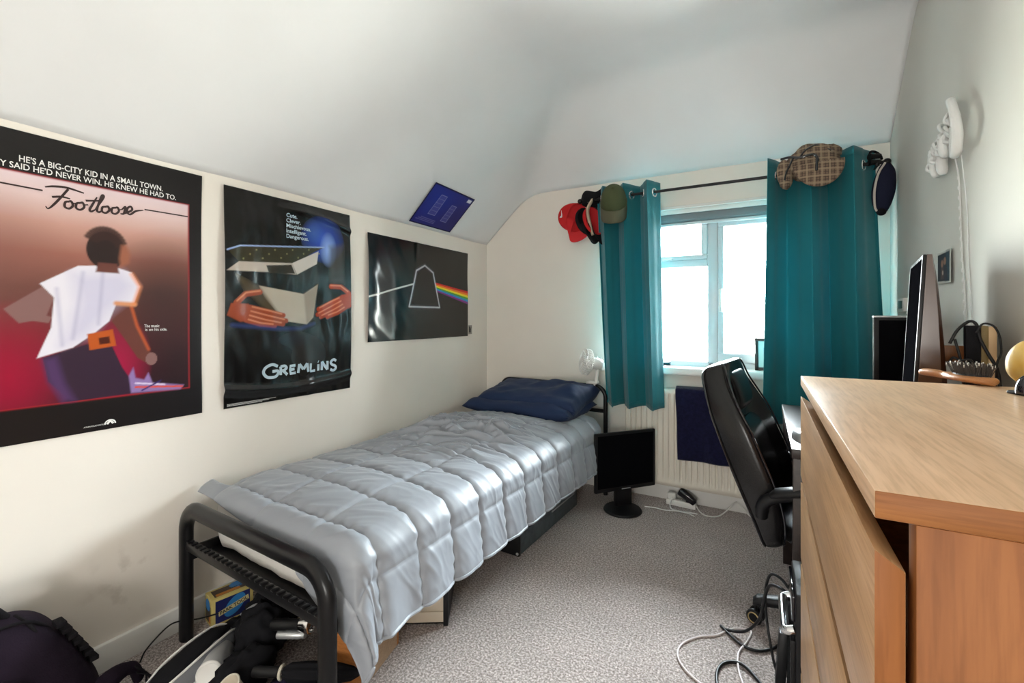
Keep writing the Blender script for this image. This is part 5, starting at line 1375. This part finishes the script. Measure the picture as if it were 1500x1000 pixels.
# ------------------------------------------------------------------ cables on the carpet beside the chair
M_pinkw = mat('pinkish_white_cable', (.62, .55, .55), .5)
cable('cable', [(-.15, 1.50, .004), (-.215, 1.545, .004), (-.25, 1.60, .004), (-.245, 1.665, .004), (-.20, 1.73, .004), (-.145, 1.77, .004), (-.10, 1.83, .004), (-.06, 1.85, .005), (-.036, 1.845, .005), (-.05, 1.78, .004), (-.072, 1.70, .009), (-.066, 1.62, .004), (-.04, 1.53, .004), (-.03, 1.45, .004)], .0034, M_pinkw, 'pinkish white cable lying in a wide loop on the carpet by the chair')
cable('cable', [(-.115, 1.49, .0055), (-.128, 1.57, .0055), (-.118, 1.625, .0055), (-.09, 1.655, .0055), (-.055, 1.655, .0075), (-.02, 1.62, .0055), (.01, 1.575, .0055), (.03, 1.545, .006)], .0052, M_bplastic, 'thick black cable curving across the carpet nearest the computer tower')
cable('cable', [(.075, 1.595, .30), (.05, 1.62, .305), (.02, 1.66, .285), (.005, 1.70, .22), (-.01, 1.745, .12), (-.055, 1.80, .03), (-.115, 1.815, .006), (-.135, 1.83, .005), (-.11, 1.80, .0055), (-.06, 1.755, .0055), (-.01, 1.755, .0055), (.03, 1.79, .0055), (.055, 1.83, .0055)], .0048, M_bplastic, 'black cable drooping from the tower and doubling back on the carpet')
cable('cable', [(.078, 1.60, .31), (.05, 1.64, .325), (.022, 1.68, .31), (.008, 1.71, .24), (.010, 1.715, .16), (.018, 1.70, .10), (.03, 1.66, .05), (.04, 1.63, .03), (.045, 1.58, .008), (.05, 1.50, .006)], .0042, M_bplastic, 'black cable hanging from the tower down past the adapter brick')
bk_ = thing('adapter_brick', 'long black power brick standing on end against the computer tower', 'power brick', (.045, 1.62, 0))
g = G(XF((.045, 1.622, .0), (math.radians(-8), math.radians(5), 0))); g.box((-.014, -.022, .012), (.014, .022, .165), .004); g.build('body', M_bplastic, bk_)
g = G(XF((.045, 1.622, .0), (math.radians(-8), math.radians(5), 0))); g.tube(smooth_path([(0, 0, .162), (.0, 0, .185), (.006, .0, .24), (.006, 0, .30)], 5), [.007] * 4 + [.0045] * 4 + [.003] * 8, 8); g.build('lead', M_bplastic, bk_)

# ------------------------------------------------------------------ under the bed
bn2 = thing('storage_tray', 'long slate coloured metal tray with low sides under the middle of the bed', 'tray', (-1.15, 2.23, 0))
g = G(frame((-1.0, 1.90, 0), (.999, -.041, 0), (.041, .999, 0), (0, 0, 1)))
g.box((-.015, 0, .012), (-.008, .68, .105), .002); g.box((-.35, 0, .012), (-.343, .68, .105), .002); g.box((-.35, .672, .012), (-.008, .68, .105), .002); g.box((-.35, 0, .01), (-.008, .68, .016)); g.box((-.034, 0.002, .098), (-.008, .68, .105), .002)
g.build('tray_body', M_greycap, bn2)
g = G(frame((-1.0, 1.90, 0), (.999, -.041, 0), (.041, .999, 0), (0, 0, 1))); g.box((-.36, -.014, .008), (-.004, 0.001, .118), .002); g.build('end_plate', M_bplastic, bn2)
g = G(frame((-1.0, 1.90, 0), (.999, -.041, 0), (.041, .999, 0), (0, 0, 1))); g.lathe([(0, 0), (.007, 0), (.007, .004), (0, .005)], 12, M=XF((-.014, -.013, .02), (PI / 2, 0, 0))); g.box((-.0085, .34, .086), (-.0072, .64, .094)); g.build('fittings', M_silver, bn2)
g = G(frame((-1.0, 1.90, 0), (.999, -.041, 0), (.041, .999, 0), (0, 0, 1)))
g.bm.free()
for x in (-.33, -.03):
    for y in (.03, .64): g = G(frame((-1.0, 1.90, 0), (.999, -.041, 0), (.041, .999, 0), (0, 0, 1))); g.box((x - .012, y - .012, 0), (x + .012, y + .012, .013)); g.build('foot', M_bplastic, bn2)
cb = thing('drawer_unit', 'cream panelled drawer with a black edge, pulled half out beneath the duvet', 'drawer', (-1.18, 1.33, 0))
CM = frame((-1.022, 1.352, 0), (.86, .52, 0), (-.52, .86, 0), (0, 0, 1))
g = G(CM); g.box((-.30, 0, .012), (-.014, .26, .155), .003); g.box((-.30, -.004, .014), (-.014, 0, .052), .001); g.build('front', mat('cream_laminate', (.62, .54, .43), .5), cb)
g = G(CM); g.box((-.014, -.006, 0), (.004, .26, .16), .002); g.box((-.31, .0, 0), (-.30, .26, .16), .002); g.box((-.3, .01, 0), (-.014, .26, .012)); g.build('black_edge', M_bplastic, cb)
g = G(CM); g.lathe([(0, 0), (.008, 0), (.008, .003), (0, .004)], 16, M=XF((-.05, 0, .095), (PI / 2, 0, 0))); g.build('cable_hole', mat('dark_hole', (.002, .002, .002), .9), cb)
ob = thing('wooden_crate', 'orange brown wooden crate under the foot of the bed', 'crate', (-1.15, 1.1, 0))
OM = frame((-1.066, 0.985, 0), (.975, .22, 0), (-.22, .975, 0), (0, 0, 1))
g = G(OM)
g.box((-.16, 0, 0), (0, .012, .16), .002); g.build('end_board', M_box, ob)
g = G(OM); g.box((-.16, .205, 0), (0, .217, .16), .002); g.build('end_board', M_box, ob)
g = G(OM); g.box((-.012, .012, 0), (0, .205, .16), .002); g.build('side_board', mat('pale_pine_side', (.46, .31, .19), .5, var=.35, vscale=12, stretch=(30, 3, 30)), ob)
g = G(OM); g.box((-.16, .012, 0), (-.148, .205, .16), .002); g.box((-.148, .012, .0), (-.012, .205, .01)); g.build('side_board', M_box, ob)
# yellow and blue carton
pk = thing('bicycle_tool_carton', 'small yellow and blue printed carton on the carpet by the baseboard under the bed', 'box', (-1.74, 1.0, 0))
KM = frame((-1.762, 0.918, 0), (.21, .978, 0), (-.978, .21, 0), (0, 0, 1))          # x along the long printed side, y to the wall
kw, kd, kh = .140, .075, .102
g = G(KM); g.box((0, 0, 0), (kw, kd, kh), .002); g.build('carton', mat('yellow_card', (.62, .50, .17), .6), pk)
g = G(KM)
g.box((.012, -.0006, .010), (kw - .012, .001, kh - .010)); g.build('blue_panel', mat('dark_blue_print', (.012, .018, .11), .5), pk)
g = G(KM); g._add([(kw / 2 + .006 + .036 * math.cos(t) * .94 + .012 * math.sin(t), -.0012, .055 + .036 * math.sin(t) + .004 * math.cos(t)) for t in [2 * PI * i / 40 for i in range(40)]], [tuple(range(40))])
g._add([(kw - .04 + .028 * math.cos(t), kd / 2 + .012 + .022 * math.sin(t), kh + .0012) for t in [2 * PI * i / 30 for i in range(30)]], [tuple(range(30))])
g._add([(-.0012, .04 + .024 * math.cos(t), .072 + .022 * math.sin(t)) for t in [2 * PI * i / 30 for i in range(30)]], [tuple(range(30))]); g.build('blue_oval', mat('sky_blue_print', (.03, .22, .55), .5), pk, 0)
g = G(KM); g.box((.014, .012, kh - .001), (kw - .012, kd - .012, kh + .0006)); g.box((-.0006, .012, .012), (.001, kd - .012, kh - .03)); g.build('dark_panel', mat('brown_print', (.07, .045, .03), .5), pk)
g = G(KM); g.box((.02, .0125, kh), (.10, .03, kh + .0009)); g.build('orange_strip', mat('orange_print', (.55, .20, .02), .5), pk); g = G(KM); g.box((-.0009, .012, .012), (.0, .03, .04)); g.build('orange_strip', MATS['orange_print'], pk)
g = G(KM)
FR = frame((0, -.0020, 0), (1, 0, 0), (0, 0, 1), (0, -1, 0))
vs, fs = fit_text('PARK TOOL', .094, .0135, bold=.02); ca, sa = math.cos(.22), math.sin(.22)
b0 = Vector((kw / 2 - .042, .040, 0))
g._add([(kw / 2 - .047, -.0016, .034), (kw / 2 + .055, -.0016, .056), (kw / 2 + .052, -.0016, .074), (kw / 2 - .05, -.0016, .051)], [(0, 1, 2, 3)], 0)
g.build('label_band', mat('pale_yellow_print', (.68, .6, .3), .5), pk, 0)
g = G(KM); g._add([FR @ Vector((b0.x + p.x * ca - p.y * sa, b0.y + p.x * sa + p.y * ca - .003, .0003)) for p in vs], fs)
TP = frame((0, 0, kh + .0016), (1, 0, 0), (0, 1, 0), (0, 0, 1)); vs, fs = fit_text('PARK TOOL', .055, .009, bold=.02); g._add([TP @ Vector((p.x + .072, p.y + .03, 0)) for p in vs], fs)
SP = frame((-.0018, 0, 0), (0, -1, 0), (0, 0, 1), (-1, 0, 0)); vs, fs = fit_text('TOOL', .04, .009, bold=.02); g._add([SP @ Vector((p.x - .064, p.y + .046, 0)) for p in vs], fs)
g.build('carton_lettering', mat('black_print', (.02, .02, .02), .5), pk, 0)
# dark folded panel behind the clutter
dp = thing('leaning_board', 'dark glossy board leaning under the bed behind the clutter', 'board', (-1.48, 1.28, 0))
g = G(frame((-1.60, 1.22, 0), (.97, .24, 0), (-.24, .97, 0), (0, 0, 1)) @ XF(rot=(math.radians(-10), 0, 0))); g.box((0, 0, 0), (.25, .012, .25), .002); g.build('board', M_bplastic, dp)
g = G(frame((-1.60, 1.22, 0), (.97, .24, 0), (-.24, .97, 0), (0, 0, 1)) @ XF(rot=(math.radians(-10), 0, 0))); g.box((-.004, -.003, 0), (.0, .013, .25), .001); g.build('gold_edge', mat('brass_trim', (.45, .33, .15), .35, metal=.7), dp)
def slat(nm, a, b, w_, t_, m, label, cat):
    a, b = Vector(a), Vector(b); d = (b - a).normalized(); up = Vector((0, 0, 1)); s_ = d.cross(up).normalized(); u2 = s_.cross(d)
    g = G(frame(a, d, s_, u2)); g.box((0, -w_ / 2, -t_ / 2), ((b - a).length, w_ / 2, t_ / 2), .001); return one(nm, g, m, label, cat, a)
slat('wooden_ruler', (-1.40, .985, .095), (-1.315, 1.10, .20), .012, .004, mat('pale_ruler', (.60, .50, .33), .5), 'pale wooden ruler sticking up out of the clutter under the bed', 'ruler')
slat('black_stick', (-1.315, 1.00, .115), (-1.25, 1.06, .20), .014, .012, M_bplastic, 'black stick with a pale loop poking up beside the wooden ruler', 'stick')
# clear bag crumpled beside the mattress
g = G(); g.ball((-1.585, 1.10, .30), (.035, .05, .055), 18, 12, n=.35, ns=3, seed=4); g.tube(smooth_path([(-1.70, .99, .345), (-1.64, 1.04, .335), (-1.60, 1.08, .32)], 6), [.012, .014, .016, .018, .02, .022, .024, .026, .028, .03, .03, .03, .03], 10)
pb = mat('cloudy_plastic', (.62, .60, .58), .25); one('plastic_bag', g, pb, 'crumpled cloudy plastic bag hanging under the bed above the carton', 'bag', (-1.585, 1.1, .30), None, 180)

# ------------------------------------------------------------------ clutter at the foot of the bed
M_bag = mat('aubergine_canvas', (.020, .013, .024), .9, bump=.35, bscale=260, var=.45, vscale=9)
M_bag2 = mat('black_webbing', (.010, .009, .011), .9, bump=.3, bscale=400)
bpk = thing('backpack', 'dark aubergine canvas backpack standing against the left wall', 'backpack', (-1.69, .30, 0))
g = G()
def sack(rows, seg=36, e=.7, seed=0, lump=.05):
    rings = []
    for (cx_, cy_, cz_, rx, rz, tl) in rows:
        r_ = []
        for k in range(seg):
            a = 2 * PI * k / seg; c, s_ = math.cos(a), math.sin(a)
            x = rx * math.copysign(abs(c) ** e, c); z = rz * math.copysign(abs(s_) ** e, s_)
            n = 1 + lump * noise.noise(Vector((c * 2 + seed, s_ * 2, cy_ * 9)))
            r_.append(Vector((cx_ + x * n, cy_ + tl * z, max(.004, cz_ + z * n))))
        rings.append(r_)
    return rings
def dense(rows, n=4):
    A = smooth_path([r[:3] for r in rows], n); B = smooth_path([r[3:6] for r in rows], n)
    return [(a.x, a.y, a.z, max(.004, b.x), max(.004, b.y), b.z) for a, b in zip(A, B)]
g.loft(sack(dense([(-1.70, -.02, .16, .05, .10, 0), (-1.70, .00, .18, .11, .165, 0), (-1.70, .10, .19, .135, .187, 0), (-1.70, .25, .19, .14, .190, 0), (-1.70, .37, .185, .14, .186, 0), (-1.70, .43, .175, .138, .174, .02), (-1.705, .475, .150, .13, .150, .05), (-1.71, .52, .108, .115, .108, .06), (-1.715, .555, .07, .09, .068, .05), (-1.72, .575, .05, .04, .04, 0)]), seed=2, lump=.07)); g.build('main_sack', M_bag, bpk, 180)
g = G(); g.loft(sack(dense([(-1.55, .10, .13, .02, .06, 0), (-1.55, .13, .14, .045, .12, 0), (-1.55, .24, .15, .058, .135, 0), (-1.555, .34, .15, .052, .13, 0), (-1.57, .395, .14, .035, .11, 0), (-1.58, .415, .13, .012, .06, 0)]), seed=7, lump=.08)); g.build('front_pocket', M_bag, bpk, 180)
g = G(); g.tube(smooth_path([(-1.71, .20, .36), (-1.71, .23, .405), (-1.71, .29, .425), (-1.71, .35, .415), (-1.71, .39, .365)], 6), .010, 10, up=(1, .2, 0), flat=1.8); g.build('grab_handle', M_bag2, bpk, 60)
g = G(); g.tube(smooth_path([(-1.70, .405, .363), (-1.63, .42, .345), (-1.585, .43, .28), (-1.568, .435, .20), (-1.565, .44, .10)], 6), .005, 8); g.tube(smooth_path([(-1.64, .30, .372), (-1.64, .40, .368), (-1.65, .455, .32), (-1.66, .50, .235)], 6), .004, 8); g.build('zip_seam', M_bag2, bpk)
g = G()
for k in range(7): g.box((-1.655, .462 + .011 * k, .322 - .022 * k), (-1.615, .482 + .011 * k, .334 - .022 * k), .002)
g.build('webbing_ladder', M_bag2, bpk)
g = G(); P_ = smooth_path([(-1.54, .34, .055), (-1.555, .42, .075), (-1.59, .51, .100), (-1.63, .585, .108), (-1.66, .64, .085), (-1.672, .662, .035)], 6); g.tube(P_, [.018 + .016 * math.sin(PI * min(1, (i + 4) / 26)) for i in range(len(P_))], 14, up=(.6, .5, .3), flat=.75); g.build('padded_strap', M_bag, bpk, 180)
for k, (dx_, dz) in enumerate(((0, 0), (.014, .012), (-.014, .008), (.024, -.004))):
    g = G(); g.tube(smooth_path([(-1.655 + dx_, .640, .085 + dz), (-1.645 + dx_, .668, .06), (-1.648 + dx_ * 1.5, .68, .03), (-1.652 + dx_ * 2, .684, .005)], 5), .006, 8, flat=.4, up=(0, 1, 0)); g.build('strap_end', M_bag2, bpk)
cable('cable', [(-1.79, 0.711, 0.005), (-1.79, 0.73, 0.038), (-1.79, 0.789, 0.075), (-1.79, 0.831, 0.072), (-1.79, 0.886, 0.047), (-1.735, 0.927, 0.06)], .0026, M_bplastic, 'thin black cable looping up from the carpet past the bed leg to the printed carton')
tb = thing('tassel_strap', 'black frayed strap end on the carpet next to the backpack', 'strap', (-1.575, .672, 0))
g = G()
for k in range(9):
    a = k * .7; g.tube(smooth_path([(-1.575, .672, .05), (-1.575 + .02 * math.cos(a), .672 + .02 * math.sin(a), .042), (-1.575 + .034 * math.cos(a), .672 + .03 * math.sin(a), .006)], 4), .006, 6)
g.build('strands', M_bag2, tb, 180)
# grey and black sports bag lying open
M_gbag = mat('grey_nylon', (.16, .165, .18), .55, bump=.2, bscale=200)
gb = thing('sports_bag', 'grey and black sports bag with white piping lying open at the bed foot', 'bag', (-1.45, .80, 0))
g = G(); g.loft(sack([(-1.485, .58, .05, .04, .04, 0), (-1.49, .62, .058, .06, .052, 0), (-1.505, .70, .066, .066, .060, 0), (-1.53, .79, .070, .062, .062, 0), (-1.55, .86, .062, .045, .052, 0), (-1.56, .90, .055, .022, .034, 0)], seed=11)); g.build('body', M_gbag, gb, 180)
g = G(); g.loft(sack([(-1.49, .61, .095, .02, .016, 0), (-1.495, .65, .108, .034, .020, 0), (-1.51, .73, .118, .038, .022, 0), (-1.535, .81, .120, .030, .020, 0), (-1.55, .86, .108, .014, .012, 0)], seed=3)); g.build('open_mouth', M_blackc, gb, 180)
for o_ in (-.047, .042):
    g = G(); g.tube(smooth_path([(-1.485 + o_ * .6, .60, .095), (-1.50 + o_, .67, .116), (-1.52 + o_, .76, .127), (-1.545 + o_ * .8, .84, .120), (-1.555 + o_ * .3, .885, .098)], 6), .0034, 8); g.build('white_piping', M_wplastic, gb)
# black jacket / gloves heap
jk = one('black_jacket', G().ball((-1.50, .975, .10), (.085, .08, .088), 36, 20, n=.30, ns=2.6, seed=9).ball((-1.435, .90, .11), (.075, .075, .085), 36, 20, n=.30, ns=2.8, seed=1).ball((-1.365, .80, .07), (.05, .10, .068), 30, 18, n=.3, ns=3, seed=4).ball((-1.56, .90, .06), (.06, .08, .055), 30, 18, n=.3, ns=3, seed=6), M_blackc, 'black fleece jacket dumped in a heap between the bed legs', 'jacket', (-1.45, .9, 0), None, 180)
one('reflective_strip', G().tube(smooth_path([(-1.545, .90, .135), (-1.505, .915, .166), (-1.475, .92, .176), (-1.45, .94, .17), (-1.42, .96, .165)], 6), .008, 8, up=(0, 0, 1), flat=.4), mat('grey_reflective', (.45, .46, .48), .4), 'pale reflective tape lying across the black jacket', 'tape', (-1.5, .91, .15), None, 180)
# white bottle with domed cap
bt = thing('drinks_bottle', 'white drinks bottle with a round silvery base facing out of the heap', 'bottle', (-1.40, .75, .06))
BTM = frame((-1.405, .725, .105), (.68, .73, 0), (-.15, .14, .98), (.72, -.67, .2))
g = G(BTM); g.lathe([(0, .0), (.030, .0), (.034, -.004), (.034, -.13), (.026, -.15), (.016, -.16), (.016, -.18), (0, -.18)], 28); g.build('bottle_body', M_silver, bt, 50)
g = G(BTM); g.lathe([(0, .003), (.024, .004), (.030, .007), (.034, .003), (.0345, -.002), (.030, -.004), (0, -.004)], 28); g.build('base_rim', M_wplastic, bt, 50)
b2 = thing('sports_bottle', 'white plastic sports bottle lying beneath the silvery one', 'bottle', (-1.40, .68, .04))
g = G(frame((-1.405, .665, .045), (.7, .7, 0), (0, 0, 1), (.7, -.7, 0))); g.lathe([(0, .04), (.02, .04), (.036, .03), (.038, -.10), (.03, -.12), (0, -.12)], 26); g.build('bottle_body', M_wplastic, b2, 50)
g = G(frame((-1.405, .665, .045), (.7, .7, 0), (0, 0, 1), (.7, -.7, 0))); g.lathe([(0, .04), (.012, .04), (.012, .055), (0, .056)], 16); g.build('spout', M_silver, b2, 50)
# torch with silver head
t2 = thing('flashlight', 'black flashlight with a wide silver head lying on the heap under the bed', 'flashlight', (-1.25, .90, .13))
FD = Vector((.93, .34, .10)).normalized(); fo = Vector((-1.375, .90, .155)); fs_ = FD.cross(Vector((0, 0, 1))).normalized(); fu_ = fs_.cross(FD)
TM = frame(fo, fs_, fu_, FD)
g = G(TM); g.lathe([(0, 0), (.017, .002), (.018, .05), (.0165, .055), (.0165, .09), (.019, .10), (0, .10)], 22); g.build('barrel', M_bplastic, t2, 40)
g = G(TM); g.lathe([(0, .10), (.019, .10), (.024, .118), (.026, .125), (.026, .136), (.0225, .137), (.021, .128), (0, .124)], 26); g.build('head', M_chrome, t2, 40)
g = G(TM @ XF((.004, -.030, .02))); g.lathe([(0, 0), (.012, .0), (.012, .075), (.0095, .078), (.0095, .095), (0, .096)], 20); g.build('clip_tube', M_silver, t2, 40)
# folded umbrella
um = thing('umbrella', 'folded black umbrella with a pale ring lying across the heap by the bed leg', 'umbrella', (-1.2, .88, .1))
UD = Vector((.90, .43, .03)).normalized(); uo = Vector((-1.30, .80, .10)); us = UD.cross(Vector((0, 0, 1))).normalized(); UM = frame(uo, us, us.cross(UD), UD)
g = G(UM)
g.loft([[Vector((r_ * (1 + .10 * math.cos(8 * t)) * math.cos(t), r_ * (1 + .10 * math.cos(8 * t)) * math.sin(t), z)) for t in [2 * PI * k / 48 for k in range(48)]] for r_, z in ((.014, .085), (.022, .10), (.026, .16), (.024, .24), (.016, .29), (.006, .31))]); g.build('canopy', M_blackc, um, 60)
g = G(UM); g.lathe([(0, -.01), (.013, -.008), (.015, .0), (.014, .07), (0, .07)], 18); g.build('handle', M_bplastic, um, 40)
g = G(UM); g.tube([(.0165 * math.cos(t), .0165 * math.sin(t), .078) for t in [2 * PI * i / 24 for i in range(24)]], .0045, 8, closed=True); g.build('ring', mat('cream_plastic', (.62, .58, .48), .4), um)
# cream cups / rolled socks
for k, (x, y, z, tl) in enumerate(((-1.305, .745, .075, .6), (-1.255, .765, .055, .9))):
    sk_ = thing('cup', ['cream cardboard cup tipped over against the black jacket', 'open cream cup lying on its side beside the tipped one'][k], 'cup', (x, y, 0))
    CMt = XF((x, y, z), (tl * .9, .5 * (1 if k else -.3), .3))
    g = G(CMt); g.lathe([(0.0, -.045), (.021, -.045), (.028, .040), (.030, .042), (.028, .044), (.026, .040), (.020, -.041), (0, -.041)], 26); g.build('wall', mat('cream_card_cup', (.62, .55, .44), .7), sk_, 40)
    g = G(CMt); g.tube([(.029 * math.cos(t), .029 * math.sin(t), .042) for t in [2 * PI * i / 28 for i in range(28)]], .0028, 8, closed=True); g.build('rim', mat('cream_plastic', (.62, .58, .48), .4), sk_)
one('folded_sweater', G().ball((-1.20, .82, .045), (.075, .07, .045), 32, 18, n=.25, ns=3, seed=12).ball((-1.14, .78, .04), (.06, .06, .038), 28, 16, n=.2, ns=3, seed=14), mat('dark_purple_knit', (.014, .011, .03), .95, bump=.5, bscale=200), 'dark purple knitted sweater bundled inside the near bed leg', 'sweater', (-1.18, .8, 0), None, 180)
nb = thing('notebook', 'black notebook with white page edges standing by the near bed leg', 'book', (-1.10, .80, 0))
NM = frame((-1.135, .755, .0), (.75, .62, .25), (-.62, .78, 0), (-.19, -.15, .97))
g = G(NM); g.box((0, 0, 0), (.13, .003, .10), .001); g.box((0, .017, 0), (.13, .02, .10), .001); g.build('covers', M_blackc, nb)
g = G(NM); g.box((0.002, .003, .001), (.127, .017, .098)); g.build('pages', mat('paper_white', (.7, .7, .68), .8), nb)
print('scene objects', len(bpy.data.objects))
